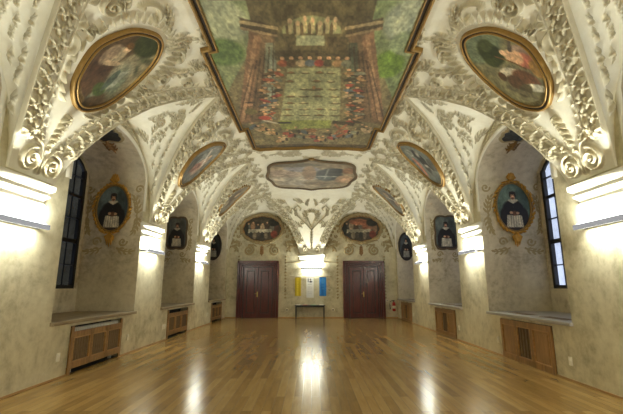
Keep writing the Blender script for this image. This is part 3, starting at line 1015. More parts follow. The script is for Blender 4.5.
def oval_art(k):
    if k == 'L1':
        p = Paint(220, 240, (92, 76, 56))
        p.ell(.5, .2, .6, .7, (150, 140, 112)); p.ell(0, .8, .5, .3, (66, 72, 46)); p.ell(.52, .58, .2, .08, (70, 76, 54), .4, 1.2, .8); p.ell(.64, .3, .18, .06, (80, 84, 66), -.5, 1.2, .8); p.ell(.3, -.1, .3, .3, (142, 140, 122), soft=1.4); p.ell(.5, -.2, .2, .4, (120, 126, 104), .6, 1.2)
        p.ell(-.45, -.45, .45, .5, (98, 76, 58)); p.ell(-.5, -.1, .36, .42, (84, 64, 50)); p.ell(-.45, .15, .3, .26, (176, 160, 130), 0.6); p.ell(-.62, .1, .2, .3, (150, 130, 106))
        p.ell(-.35, .43, .11, .11, (206, 176, 140)); p.ell(-.4, .52, .14, .08, (110, 84, 54)); p.ell(-.3, .0, .3, .07, (190, 166, 134), .4)
        p.poly([(-.1, -.9), (.7, -.3), (.7, .0), (.1, -.3)], (124, 130, 110), .8); p.poly([(.2, -.6), (.5, -.3), (.5, .2), (.25, .0)], (164, 164, 150), .6)
        p.ell(.1, -.55, .25, .16, (82, 96, 56)); p.ell(.2, -.25, .12, .3, (90, 100, 88)); p.line((-.9, -.7), (-.1, -.95), .05, (150, 128, 92))
    elif k == 'R1':
        p = Paint(220, 240, (128, 122, 92))
        p.ell(.1, .75, .9, .4, (112, 120, 96)); p.ell(.05, .45, .36, .32, (58, 64, 36)); p.ell(-.2, .35, .22, .2, (70, 76, 44)); p.ell(.2, .65, .25, .16, (78, 84, 54))
        p.ell(.85, .05, .3, .14, (150, 128, 110), -.6); p.ell(.7, -.18, .34, .2, (176, 112, 92), -.7); p.ell(.5, .05, .26, .2, (202, 164, 128), -.5); p.ell(.8, -.45, .22, .22, (150, 118, 70))
        p.ell(.36, .27, .09, .09, (214, 178, 140)); p.line((.05, .35), (.5, -.3), .025, (110, 84, 54)); p.line((.6, .2), (.9, .35), .05, (86, 78, 66))
        p.ell(-.32, -.02, .1, .1, (196, 178, 150)); p.ell(-.45, -.05, .13, .12, (84, 62, 44)); p.ell(.0, -.2, .4, .16, (196, 186, 160), -.7); p.ell(.2, -.45, .4, .24, (116, 84, 62), -.7); p.ell(-.2, -.35, .26, .2, (98, 76, 56), -.6)
        p.ell(.25, -.7, .34, .1, (202, 196, 172), -.5); p.ell(-.15, -.6, .3, .14, (92, 84, 62)); p.line((-.6, -.3), (.0, -.85), .06, (112, 104, 80))
    elif k == 'L2':
        p = Paint(160, 180, (118, 116, 106))
        p.ell(0, .4, .8, .5, (136, 136, 128)); p.ell(.25, -.1, .3, .5, (176, 152, 134), -.3); p.ell(.3, .4, .12, .1, (196, 168, 140)); p.ell(-.1, -.3, .5, .2, (140, 108, 96), .5); p.ell(-.5, -.2, .25, .5, (92, 92, 86)); p.line((-.3, .6), (.5, .0), .06, (196, 186, 170))
    elif k == 'R2':
        p = Paint(160, 180, (112, 116, 108))
        p.ell(.1, .05, .26, .6, (44, 42, 40), -.4); p.ell(.3, .35, .2, .1, (176, 172, 158), .5, 1.0); p.ell(.0, -.2, .2, .08, (166, 160, 148), -.4, 1.0); p.line((-.1, .5), (.35, -.45), .07, (58, 54, 50)); p.ell(-.6, -.05, .16, .5, (168, 116, 96), -.3); p.ell(.6, -.3, .25, .3, (84, 84, 76)); p.ell(-.2, .6, .3, .2, (138, 140, 128))
    elif k == 'L3':
        p = Paint(140, 160, (124, 116, 98))
        p.ell(0, 0, .4, .6, (98, 86, 70), .3); p.ell(.2, .3, .2, .2, (168, 148, 122)); p.ell(-.3, -.4, .3, .2, (146, 134, 110))
    else:
        p = Paint(140, 160, (112, 108, 96))
        p.ell(.1, 0, .4, .55, (84, 76, 66), -.3); p.ell(-.1, .3, .2, .2, (166, 142, 116)); p.ell(.3, -.4, .3, .2, (138, 116, 94)); p.line((-.5, .2), (.4, -.3), .06, (160, 154, 140))
    p.a = np.clip((p.a - .45) * 1.08 + .40, 0.03, 1)
    p.noise(14, .16); p.noise(40, .16); p.noise(90, .12, (1, .9, .8))
    return p


OVALS = [('L1', -1, 6.25, 'oval vault painting of a seated robed figure leaning among green leaves'),
         ('R1', 1, 6.22, 'oval vault painting of a winged angel above a sleeper by a tree'),
         ('L2', -1, 11.55, 'oval vault painting of a pale figure, middle one of the left vault'),
         ('R2', 1, 11.55, 'oval vault painting of a black clad figure and a pink strip of cloth'),
         ('L3', -1, 16.60, 'dim brown oval vault painting next to the left door arch'),
         ('R3', 1, 16.60, 'dim brown oval vault painting next to the right door arch')]
for k, sd, yc, lab in OVALS:
    f = oval_surf(sd, yc)
    c0 = f(0.0, 0.0)
    t = thing('oval_painting', lab, 'painting', tuple(c0), 'oval paintings on the vault')
    disc_patch('canvas', f, lambda q: oval_rho(q) * 1.01, oval_art(k), t, 50 if '1' in k else 34, 150)
    sc = (CA, CB)
    ring_frame('inner_moulding', f, oval_rho, [(0, .06), (0, .10), (.015, .11), (.03, .10), (.035, .07)], M_GOLD, t, scale=sc)
    ring_frame('brown_groove', f, oval_rho, [(.03, .082), (.075, .082)], M_DARKGROOVE, t, scale=sc)  # flat dark brown strip between the two gilded mouldings
    ring_frame('frame', f, oval_rho, [(.07, .06), (.07, .10), (.082, .112), (.098, .11), (.11, .095), (.115, .03)], M_GOLD, t, scale=sc)


# ---- the big ceiling fresco
def fresco_half(y): return 2.07 if 7.05 <= y <= 10.95 else 1.90


def ceil_pt(x, y, h): return np.stack(np.broadcast_arrays(x, y, cz_of_x(x) - h), -1)


def fresco_art():
    p = Paint(300, 420, (112, 102, 72))           # u across, v: -1 at the end nearest the viewer ... +1 at the far end

    def V(t): return t * 2 - 1
    p.poly([(-1, -1), (-.45, -1), (-.5, V(.2)), (-1.05, V(.5))], (116, 124, 88)); p.poly([(1, -1), (.45, -1), (.52, V(.2)), (1.05, V(.55))], (112, 124, 84))
    p.ell(-.8, V(.14), .25, .16, (150, 154, 122)); p.ell(-.86, V(.26), .2, .12, (84, 104, 58)); p.ell(.85, V(.14), .22, .16, (150, 156, 130)); p.ell(.8, V(.32), .16, .14, (92, 118, 44)); p.ell(.9, V(.22), .16, .1, (128, 140, 104))
    p.poly([(-.55, -1), (.55, -1), (.5, V(.3)), (-.5, V(.3))], (84, 76, 54))
    # painted arch with a pale group inside
    p.ell(0, V(.185), .31, .15, (104, 94, 66), soft=.05); p.ell(0, V(.185), .275, .125, (140, 140, 98), soft=.06)
    p.poly([(-.34, V(.185)), (.34, V(.185)), (.36, V(.27)), (-.36, V(.27))], (92, 82, 58))
    for i, u in enumerate(np.linspace(-.2, .2, 7)):
        p.ell(u, V(.165) + .02 * math.sin(i * 2), .03, .05, (176, 160, 116)); p.ell(u + .01, V(.14) + .02 * math.sin(i * 2), .02, .02, (190, 160, 120)); p.ell(u - .02, V(.17), .015, .05, (98, 84, 60))
    p.poly([(-.14, V(.195)), (.12, V(.195)), (.13, V(.235)), (-.15, V(.235))], (148, 150, 116))
    p.poly([(.14, V(.20)), (.34, V(.20)), (.35, V(.26)), (.15, V(.26))], (76, 66, 48))
    for k in range(9): p.line((-.4, V(.26 + k * .005)), (.4, V(.262 + k * .005)), .006, (66, 58, 42), .5)
    # piers left and right
    for sg in (-1, 1):
        p.poly([(sg * .34, V(.19)), (sg * .56, V(.17)), (sg * 1.02, V(.72)), (sg * .55, V(.70))], (104, 84, 62))
        p.poly([(sg * .47, V(.20)), (sg * .56, V(.17)), (sg * 1.02, V(.70)), (sg * .86, V(.70))], (122, 92, 68))
        p.line((sg * .52, V(.2)), (sg * .94, V(.68)), .02, (164, 128, 94), .7)
        p.poly([(sg * .35, V(.22)), (sg * .44, V(.22)), (sg * .66, V(.68)), (sg * .50, V(.66))], (112, 114, 92) if sg < 0 else (76, 78, 60))
        p.poly([(sg * .36, V(.3)), (sg * .42, V(.28)), (sg * .56, V(.5)), (sg * .46, V(.52))], (138, 144, 122) if sg < 0 else (88, 94, 74))
        p.poly([(sg * .30, V(.155)), (sg * .62, V(.125)), (sg * .64, V(.165)), (sg * .32, V(.20))], (74, 64, 46))
        p.line((sg * .31, V(.165)), (sg * .62, V(.14)), .012, (146, 128, 94)); p.line((sg * .32, V(.195)), (sg * .63, V(.163)), .01, (132, 112, 82))
        for k in range(6): p.line((sg * (.36 + .05 * k), V(.22 + .02 * k)), (sg * (.55 + .09 * k), V(.68)), .008, (62, 52, 38), .6)
    # long laid table
    p.poly([(-.25, V(.34)), (.31, V(.34)), (.40, V(.72)), (-.46, V(.74))], (142, 142, 104))
    p.poly([(-.46, V(.70)), (.28, V(.70)), (.28, V(.775)), (-.44, V(.785))], (124, 130, 68))
    for i in range(7):
        for j in range(4):
            if rng.random() < .15: continue
            v = .37 + i * .048; w = .26 + (v - .34) * .4
            u = -w + 0.06 + j * (2 * w - .12) / 3 + rng.uniform(-.02, .02)
            p.ell(u, V(v), .05 + .01 * i * .5, .012, (92, 84, 54), soft=.4); p.ell(u, V(v - .006), .036, .008, (172, 160, 118) if j % 2 else (120, 92, 60))
    p.ell(.03, V(.47), .07, .018, (84, 76, 52)); p.ell(.03, V(.455), .02, .025, (140, 104, 66))
    skin = (186, 142, 104); robes = [(142, 78, 54), (84, 92, 96), (150, 116, 78), (92, 74, 52), (132, 62, 52), (110, 112, 92), (166, 142, 108), (70, 64, 46)]
    for i in range(8):                           # far side diners
        u = -.3 + i * .095
        p.ell(u, V(.318), .055, .034, robes[(i * 3) % 8]); p.ell(u, V(.292), .022, .016, skin)
    for sg in (-1, 1):
        for i in range(11):                      # diners on both long sides
            v = .36 + i * .034; w = (.30 if sg < 0 else .36) + (v - .34) * (.60 if sg < 0 else .35)
            for j in range(2):
                u = sg * (w + .05 + j * .12 + rng.uniform(-.02, .02))
                p.ell(u, V(v + .01), .07, .02, robes[(i * 5 + j * 3 + (0 if sg < 0 else 2)) % 8], rng.uniform(-.4, .4)); p.ell(u - sg * .02, V(v - .01), .022, .011, skin)
                p.ell(u + sg * .04, V(v + .02), .05, .006, (58, 48, 36))
    for i in range(26):                          # crowd at the near edge of the table
        u = -.85 + i * .068; v = .80 + rng.uniform(-.02, .10)
        if abs(u) > .55: v -= .06
        p.ell(u, V(v + .015), .07, .034, robes[rng.integers(8)], rng.uniform(-.6, .6)); p.ell(u + .01, V(v - .022), .022, .013, skin); p.ell(u + .05, V(v + .02), .02, .04, (50, 44, 32))
    p.ell(-.64, V(.675), .09, .035, (164, 72, 60)); p.ell(-.62, V(.64), .03, .016, skin); p.ell(-.58, V(.71), .12, .014, (172, 164, 140), .3)
    p.ell(-.80, V(.62), .08, .05, (96, 88, 54)); p.ell(-.78, V(.565), .035, .018, skin); p.ell(-.78, V(.55), .06, .008, (52, 46, 34))
    p.poly([(.30, V(.70)), (.62, V(.72)), (.60, V(.75)), (.28, V(.73))], (62, 56, 40)); p.line((.34, V(.74)), (.5, V(.83)), .02, (140, 92, 64)); p.line((.5, V(.74)), (.36, V(.83)), .02, (132, 86, 60))
    p.ell(-.38, V(.72), .1, .02, (48, 50, 40)); p.ell(.0, V(.80), .08, .04, (124, 88, 58))
    p.poly([(-1, V(.95)), (1, V(.95)), (1, 1), (-1, 1)], (74, 62, 44))
    p.a = np.clip((p.a * .92 + np.array([.42, .36, .25]) * .08) * 1.12 + .01, 0, 1)
    p.noise(10, .12); p.noise(30, .14, (1, .95, .8)); p.noise(80, .16, (1, .95, .85)); p.noise(170, .12)
    return p


fr = thing('ceiling_fresco', 'huge framed ceiling fresco of a long banquet table between painted piers', 'painting', (0, 8.98, 6.4))
art = fresco_art()
V_, F_, C_ = [], [], []
ys = np.concatenate([np.linspace(5.16, 7.049, 90), np.linspace(7.051, 10.949, 180), np.linspace(10.951, 12.78, 90)])
us = np.linspace(-1, 1, 241)
P = np.stack([ceil_pt(us * fresco_half(y), np.full(241, y), 0.075) for y in ys])
Ucol = np.stack([us * fresco_half(y) / 2.07 for y in ys]); Vcol = np.repeat(((ys - 5.15) / 7.65 * 2 - 1)[:, None], 241, 1)
idx = np.arange(len(ys) * 241).reshape(len(ys), 241)
q = np.stack([idx[:-1, :-1], idx[:-1, 1:], idx[1:, 1:], idx[1:, :-1]], -1).reshape(-1, 4)
raw_mesh('canvas', P.reshape(-1, 3), q, M_PAINT, fr, True, art.sample(Ucol, Vcol).reshape(-1, 3))


def poly_frame(name, outline, prof, mat, parent):
    """closed moulding round a polygon on the ceiling; prof = [(outset, drop below ceiling)]"""
    o = np.array(outline, float); n = len(o)
    rows = []
    for off, h in prof:
        pts = []
        for i in range(n):
            p0, p1, p2 = o[i - 1], o[i], o[(i + 1) % n]
            d1 = (p1 - p0) / np.linalg.norm(p1 - p0); d2 = (p2 - p1) / np.linalg.norm(p2 - p1)
            n1 = np.array([d1[1], -d1[0]]); n2 = np.array([d2[1], -d2[0]])
            b = n1 + n2; b = b / (np.dot(b, n1) + 1e-9)
            pts.append(p1 + b * off)
        pts = np.array(pts)
        rows.append(ceil_pt(pts[:, 0], pts[:, 1], h))
    P = np.stack(rows); r = len(prof); idx = np.arange(r * n).reshape(r, n); nx = np.roll(idx, -1, 1)
    q = np.stack([idx[:-1], nx[:-1], nx[1:], idx[1:]], -1).reshape(-1, 4)
    return raw_mesh(name, P.reshape(-1, 3), q, mat, parent)


def ogee(y, dy):
    xs = np.linspace(1.75, -1.75, 41)
    r = []
    for x in xs:
        a = abs(x)
        r.append((x, y + dy * (0.10 * math.cos(x / 1.75 * PI / 2) + (0.10 * math.exp(-(a / .16) ** 2)) + 0.05 * math.exp(-((a - 1.25) / .12) ** 2))))
    return r


OUT = [(1.90, 5.2), (1.90, 7.05), (2.07, 7.05), (2.07, 10.95), (1.90, 10.95), (1.90, 12.6)] + ogee(12.78, -0.7)[0:] + [(-1.90, 12.6), (-1.90, 10.95), (-2.07, 10.95), (-2.07, 7.05), (-1.90, 7.05), (-1.90, 5.2)] + [(x, y) for x, y in reversed(ogee(5.15, -0.7))]
OUT = [(float(x), float(y)) for x, y in OUT]
poly_frame('inner_moulding', OUT, [(-0.02, .07), (-0.02, .10), (-.005, .12), (.015, .10), (.02, .08)], M_GOLD, fr)
poly_frame('brown_groove', OUT, [(.015, .085), (.085, .085)], M_DARKGROOVE, fr)  # dark brown band between the gold lines
poly_frame('frame', OUT, [(.08, .07), (.08, .12), (.095, .14), (.12, .13), (.135, .11), (.145, .04)], M_GOLD, fr)


# ---- long oval medallion on the ceiling before the end wall
MY, MA, MB = 16.35, 1.93, 2.15


def end_ceil_z(x, y):
    d = np.minimum(W - np.abs(x), np.minimum(Y1 - y, 99))
    return cz_of_x(np.clip(W - d, 0, W))


def med_surf(a, b, h=0.075):
    x = np.asarray(a) * MA; y = MY + np.asarray(b) * MB
    return np.stack(np.broadcast_arrays(x, y, end_ceil_z(x, y) - h), -1)


def med_rho(t):
    c, s = abs(math.cos(t)), abs(math.sin(t))
    r = (c ** 3.2 + s ** 3.2) ** (-1 / 3.2)
    return r * (0.94 + 0.03 * math.cos(8 * t)) + 0.05 * math.exp(-((t - 3 * PI / 2) / .09) ** 2) + 0.05 * math.exp(-((t - PI / 2) / .09) ** 2)


p = Paint(220, 220, (142, 128, 104))
p.ell(-.4, .3, .7, .4, (166, 156, 138)); p.ell(.4, .5, .6, .3, (142, 128, 104)); p.ell(-.6, -.2, .4, .25, (156, 138, 120), .3); p.ell(-.2, -.5, .4, .2, (128, 124, 124), .2)
p.ell(.38, -.1, .30, .42, (62, 66, 66)); p.ell(.3, .1, .16, .2, (84, 92, 92)); p.ell(.5, -.4, .24, .16, (50, 54, 54)); p.line((.12, .0), (.56, .0), .03, (150, 150, 140)); p.line((.3, .2), (.36, -.5), .02, (130, 132, 126))
p.ell(.75, .2, .2, .3, (170, 140, 112)); p.ell(.1, .55, .3, .12, (104, 88, 66)); p.ell(-.3, -.75, .5, .12, (104, 96, 80)); p.ell(-.05, -.2, .15, .5, (140, 116, 92)); p.ell(.8, -.4, .14, .2, (134, 100, 76))
p.noise(8, .14); p.noise(24, .18); p.noise(60, .14)
md = thing('ceiling_medallion', 'long shaped ceiling painting between the big fresco and the end wall', 'painting', (0, MY, 6.38))
disc_patch('canvas', med_surf, lambda t: med_rho(t) * 1.005, p, md, 50, 160)
ring_frame('frame', med_surf, med_rho, [(0, .07), (0, .10), (.03, .125), (.09, .125), (.12, .10), (.13, .05)], M_BROWNFRAME, md, 240, (MA, MB))
bm = bmesh.new()
for k in range(5):
    a = -PI / 2 + (k - 2) * 0.6
    tube(bm, [(0, 14.02, 6.36), (0.14 * math.sin((k - 2) * 0.6), 14.02 - 0.18 * math.cos((k - 2) * .6), 6.35)], [0.06, 0.02], 8)
bm_obj('crest', bm, M_GOLD_DULL, md, True)


# ---- portraits on the niche jambs
def friar(teal, shape=0, light=(206, 196, 170), n=120, m=160):
    p = Paint(n, m, teal)
    p.ell(-.3, .5, .6, .5, tuple(min(255, x + 20) for x in teal)); p.ell(.5, .2, .4, .6, tuple(x * .8 for x in teal)); p.ell(0, -1, 1.2, .35, (52, 40, 30))
    p.poly([(-.80, -.80), (-.72, -.35), (-.55, .05), (-.28, .27), (.28, .27), (.55, .05), (.74, -.35), (.82, -.80)], (20, 18, 18))
    p.ell(-.05, -.05, .6, .34, (20, 18, 18)); p.ell(-.62, -.45, .22, .4, (26, 22, 22)); p.ell(.62, -.45, .22, .4, (26, 22, 22))
    p.poly([(-.42, -.34), (.44, -.36), (.50, -.86), (-.50, -.86)], light)
    for k in range(6): p.line((-.34 + k * .14, -.38), (-.40 + k * .16, -.85), .022, tuple(x * .66 for x in light))
    p.poly([(-.34, .27), (0, .14), (.34, .27), (.22, .33), (-.22, .33)], light)
    p.ell(.0, .47, .16, .165, (196, 150, 116)); p.ell(0, .60, .19, .075, (40, 28, 22)); p.ell(-.15, .50, .05, .1, (44, 32, 24)); p.ell(.15, .50, .05, .1, (44, 32, 24)); p.ell(0, .37, .09, .05, (110, 78, 58))
    for sg in (-1, 1): p.ell(sg * .06, .49, .026, .016, (40, 28, 22))
    p.ell(0, .45, .022, .035, (216, 172, 134)); p.ell(0, .395, .045, .012, (130, 66, 58))
    p.ell(-.16, -.24, .11, .06, (200, 158, 124)); p.ell(.2, -.26, .11, .06, (200, 158, 124))
    p.poly([(-.08, -.18), (.12, -.16), (.14, -.36), (-.06, -.38)], (96, 62, 44))
    p.noise(10, .15); p.noise(40, .12)
    return p


def jamb_surf(cx, cz, y, hw, hh):
    def f(a, b, h=0.02):
        return np.stack(np.broadcast_arrays(cx + np.asarray(a) * hw, y - h, cz + np.asarray(b) * hh), -1)
    return f


def ornate_edge(name, f, hw, hh, mat, parent, seed, rmin=0.038, out=(.06, .13), n=34):
    """ring of lumpy gilded leaves round an oval, with a crest and a pendant"""
    r = np.random.default_rng(seed)
    bm = bmesh.new()
    for k in range(n):
        t = 2 * PI * k / n
        a, b = math.cos(t) * (1 + .05 / hw), math.sin(t) * (1 + .05 / hh)
        q = r.uniform(*out); a2, b2 = math.cos(t + .22) * (1 + q / hw), math.sin(t + .22) * (1 + q / hh)
        p0, p1, p2 = f(a, b, .03), f((a + a2) / 2, (b + b2) / 2, .07), f(a2, b2, .03)
        tube(bm, [p0, p1, p2], [rmin * .7, rmin, rmin * .3], 7)
    return bm_obj(name, bm, mat, parent, True)


def spike(name, f, hw, hh, sgn, ln, mat, parent):
    bm = bmesh.new()
    for k in range(-2, 3):
        a = k * 0.5
        p0 = f(0.0, sgn * (1 + 0.08 / hh), .03)
        p1 = f(math.sin(a) * ln * .35 / hw, sgn * (1 + (0.08 + math.cos(a) * ln * .5) / hh), .06)
        p2 = f(math.sin(a * .6) * ln * .5 / hw, sgn * (1 + (0.08 + math.cos(a) * ln) / hh), .03)
        tube(bm, [p0, p1, p2], [.035, .04, .01], 8)
    return bm_obj(name, bm, mat, parent, True)


M_GILT = simple('bright_gilding', (196, 148, 62), 0.4, 0.3, var=0.3, bscale=18)
M_OCHRE = simple('ochre_wall_paint', (150, 112, 70), 0.8, var=0.2, bscale=12)
M_OCHRE_PALE = simple('pale_ochre_wall_paint', (164, 146, 106), 0.8, var=0.15, bscale=12)


def applique(name, board, mapf, thr, h, mat, parent=None, step=1):
    """painted or raised ornament: only the drawn strokes of a relief board become surface"""
    m = board.h[::step, ::step]
    nv, nu = m.shape
    u = board.u0 + np.arange(nu) * board.res * step; v = board.v0 + np.arange(nv) * board.res * step
    U, Vv = np.meshgrid(u, v)
    P = mapf(U, Vv, np.maximum(m, 0) * h)
    keep = (m[:-1, :-1] > thr) | (m[1:, 1:] > thr)
    idx = np.arange(nv * nu).reshape(nv, nu)
    q = np.stack([idx[:-1, :-1], idx[:-1, 1:], idx[1:, 1:], idx[1:, :-1]], -1)[keep].reshape(-1, 4)
    used = np.unique(q); re = np.zeros(nv * nu, int); re[used] = np.arange(len(used))
    return raw_mesh(name, P.reshape(-1, 3)[used], re[q], mat, parent, True)


def surround_board(hw, hh, w, h, seed):
    b = Relief(-w, w, -h, h, 0.013)
    for sg in (-1, 1):
        b.spray(sg * (hw + .16), -hh * .3, PI / 2 - sg * .2, 0.55, 1, sg * .8, 4, .03)
        b.spray(sg * (hw + .16), -hh * .3, -PI / 2 + sg * .3, 0.5, 1, -sg * .9, 4, .03)
        b.scroll(sg * (hw + .18), hh * .75, .12, 1.3, 0, sg, .022, 1)
        b.spray(sg * .25, hh + .28, PI / 2 - sg * 1.1, .45, 1, -sg * .8, 3, .026)
        b.scroll(sg * (hw * .7), -hh - .22, .12, 1.3, 0, -sg, .022, 1)
        b.spray(sg * .2, -hh - .38, -PI / 2 + sg * 1.0, .45, 1, sg * .7, 3, .026)
    return b


def portrait(kind, sd, cx, cz, y, hw, hh, lab, teal):
    f = jamb_surf(sd * cx, cz, y, hw, hh)
    t = thing('wall_portrait', lab, 'painting', (sd * cx, y - .02, cz), 'portraits in the window niches')
    if kind == 1:
        disc_patch('canvas', f, lambda q: 1.0, friar(teal), t, 50, 110)
        ring_frame('inner_rim', f, lambda q: 1.0, [(-.01, .02), (-.01, .045), (.02, .06), (.05, .04), (.05, .0)], M_GOLD, t, 90, (hw, hh))
        ornate_edge('frame', f, hw, hh, M_GILT, t, 3 + sd)
        spike('crest', f, hw, hh, 1, .34, M_GILT, t); spike('pendant', f, hw, hh, -1, .36, M_GILT, t)
        bd = surround_board(hw + .08, hh + .08, 1.15, 1.35, 1)
        o = applique('trim_%d' % (110 + sd), bd, lambda U, Vv, h: np.stack([np.clip(sd * cx + U, min(sd * 4.68, sd * 6.3), max(sd * 4.68, sd * 6.3)), y - .004 - h, cz + Vv], -1), .3, .004, M_OCHRE_PALE); tag(o, kind='structure')
    elif kind == 2:
        def rho(q):
            c, s = abs(math.cos(q)), abs(math.sin(q))
            return min(1 / max(c, 1e-6), 1 / max(s, 1e-6), 1.30) * (1 - .05 * math.cos(4 * q) ** 4)
        disc_patch('canvas', f, rho, friar(teal), t, 40, 140)
        ring_frame('frame', f, rho, [(-.01, .02), (-.01, .04), (.03, .05), (.05, .03), (.05, 0)], M_BROWNFRAME, t, 140, (hw, hh))
        bd = surround_board(hw, hh, .62, 1.2, 2)
        o = applique('trim_%d' % (113 + sd), bd, lambda U, Vv, h: np.stack([sd * cx + U, y - .004 - h, cz + Vv], -1), .3, .004, M_OCHRE_PALE); tag(o, kind='structure')
    else:
        disc_patch('canvas', f, lambda q: 1.0, friar(teal, light=(176, 170, 150)), t, 30, 90)
        ring_frame('frame', f, lambda q: 1.0, [(-.01, .02), (-.01, .045), (.05, .055), (.09, .03), (.09, 0)], M_DARKGROOVE, t, 90, (hw, hh))
    return t


portrait(1, -1, 5.48, 3.77, 8.85 + NH, .43, .63, 'friar portrait in gilded leafy oval beside the tall dark window', (78, 92, 92))
portrait(1, 1, 5.57, 3.80, 8.85 + NH, .46, .66, 'friar portrait in gilded leafy oval beside the bright blue window', (88, 110, 96))
portrait(2, -1, 5.46, 3.78, 14.0 + NH, .38, .63, 'friar portrait in squarish brown border, middle niche of the left wall', (84, 86, 80))
portrait(2, 1, 5.46, 3.80, 14.0 + NH, .43, .66, 'friar portrait in squarish brown border, middle niche of the right wall', (84, 92, 84))
portrait(3, -1, 5.36, 3.82, 19.6 + NH - .02, .36, .68, 'dark oval portrait in the corner niche nearest the left door', (58, 64, 64))
portrait(3, 1, 5.17, 3.80, 19.6 + NH - .02, .34, .68, 'dark oval portrait in the corner niche nearest the fire extinguisher', (58, 64, 66))


# dark painted cartouches on the niche vaults
def niche_vault(sd, c):
    def f(a, b, h=0.02):
        y = c + np.asarray(b) * 1.0
        t = np.clip(np.abs(y - c) / NH, 0, .999)
        z = SPRING + 0.81 * np.sqrt(1 - t ** 2) ** 1.15 - h
        return np.stack(np.broadcast_arrays(sd * (5.28 + np.asarray(a) * 1.0), y, z), -1)
    return f


for sd, lab in ((-1, 'dark ragged painted cartouche on the niche vault above the dark window'), (1, 'dark ragged painted cartouche on the niche vault above the blue window')):
    f = niche_vault(sd, 8.9)
    p = Paint(120, 120, (34, 32, 30))
    p.ell(0, .2, .5, .3, (52, 54, 52) if sd > 0 else (40, 38, 34)); p.ell(-.2, -.2, .3, .2, (30, 28, 26)); p.ell(.2, .4, .2, .2, (86, 92, 84) if sd > 0 else (50, 46, 38)); p.noise(20, .3); p.noise(50, .3)
    t = thing('vault_cartouche', lab, 'painting', tuple(f(0., 0.)), 'painted cartouches on the niche vaults')
    rr = np.random.default_rng(5)
    jit = rr.uniform(-.07, .07, 40)

    def rho(q):
        k = q / (2 * PI) * 40
        i = int(k) % 40; g = k - int(k)
        return 0.52 + .06 * math.cos(3 * q) + jit[i] * (1 - g) + jit[(i + 1) % 40] * g
    disc_patch('canvas', f, rho, p, t, 24, 120)
    bm = bmesh.new()
    tl = [f(0.0 + .02 * math.sin(k), .55 + .1 * k, .02) for k in range(6)]
    tube(bm, tl, [.03, .05, .06, .045, .03, .012], 8)
    for k in range(1, 4):
        for s in (-1, 1):
            tube(bm, [f(.0, .55 + .1 * k, .02), f(s * .10, .60 + .1 * k, .03), f(s * .15, .54 + .1 * k, .015)], [.03, .035, .01], 6)
    bm_obj('pendant', bm, M_OCHRE if sd < 0 else M_GOLD_DULL, t, True)
    ring_frame('scroll_pattern', f, lambda q: rho(q) * 1.0, [(0.0, .012), (.02 + .03, .02), (.09, .006)], M_OCHRE_PALE, t, 120, (1, 1))

# ------------------------------------------------------------------ end wall decoration
for sd, lab in ((-1, 'dark oval supper scene painted over the left door'), (1, 'reddish oval supper scene painted over the right door')):
    cx, cz = sd * 2.76, 4.83
    hw, hh = 1.06, .70

    def f(a, b, h=0.02, cx=cx, cz=cz):
        return np.stack(np.broadcast_arrays(cx + np.asarray(a) * hw, Y1 - h, cz + np.asarray(b) * hh), -1)
    t = thing('supper_painting', lab, 'painting', (cx, Y1 - .02, cz), 'supper scenes over the doors')
    p = Paint(160, 120, (48, 42, 32))
    for k in range(7):
        u = -.75 + k * .25
        p.ell(u, .1 + .1 * math.sin(k * 2), .12, .34, [(66, 66, 58), (98, 74, 54), (44, 42, 38), (120, 104, 82), (58, 46, 36), (84, 80, 70), (62, 40, 32)][(k + (2 if sd > 0 else 0)) % 7])
        p.ell(u + .02, .40 + .1 * math.sin(k * 2), .045, .07, (138, 108, 80))
    if sd > 0:
        p.ell(-.1, .55, .5, .25, (112, 66, 46), al=.8); p.ell(.35, .2, .3, .4, (116, 72, 52), al=.7)
    p.poly([(-.8, -.05), (.5, -.02), (.55, -.3), (-.85, -.35)], (134, 130, 112) if sd < 0 else (116, 110, 92))
    for k in range(6): p.ell(-.6 + k * .2, -.55, .1, .3, [(40, 38, 34), (92, 82, 66), (54, 48, 40)][k % 3])
    p.a = np.clip(p.a * 1.35, 0, 1); p.ell(.62, -.45, .18, .3, (128, 60, 46)); p.ell(-.85, 0, .12, .5, (34, 36, 30)); p.ell(.6, .5, .3, .3, (40, 38, 32))
    p.noise(12, .25); p.noise(40, .2)
    disc_patch('canvas', f, lambda q: 1.0, p, t, 40, 120)
    ring_frame('inner_rim', f, lambda q: 1 + .02 * math.cos(12 * q), [(-.02, .02), (-.01, .05), (.05, .06), (.10, .04), (.10, .01)], M_OCHRE, t, 140, (hw, hh))
    ornate_edge('frame', f, hw + .06, hh + .06, M_OCHRE_PALE, t, 9 + sd, .085, (.15, .27), 38)
    for s in (-1, 1):
        b = Relief(-.5, .5, -.4, .4, .012)
        b.scroll(0, 0, .30, 1.8, PI / 2, s, .055, 1); b.curve([(s * .0, .25), (-s * .22, .33), (-s * .42, .22)], .045, .02, 1)
        applique('console_scroll', b, lambda U, Vv, h, cx=cx, s=s: np.stack([cx + s * .72 + U, Y1 - .005 - h, 3.62 + Vv], -1), .25, .05, M_OCHRE_PALE, t)
    b = Relief(-.3, .3, -.4, .4, .012)
    b.spray(0, -.3, PI / 2, .5, 1, 0, 4, .035)
    applique('centre_leaf', b, lambda U, Vv, h, cx=cx: np.stack([cx + U, Y1 - .005 - h, 3.62 + Vv], -1), .25, .04, M_OCHRE, t)
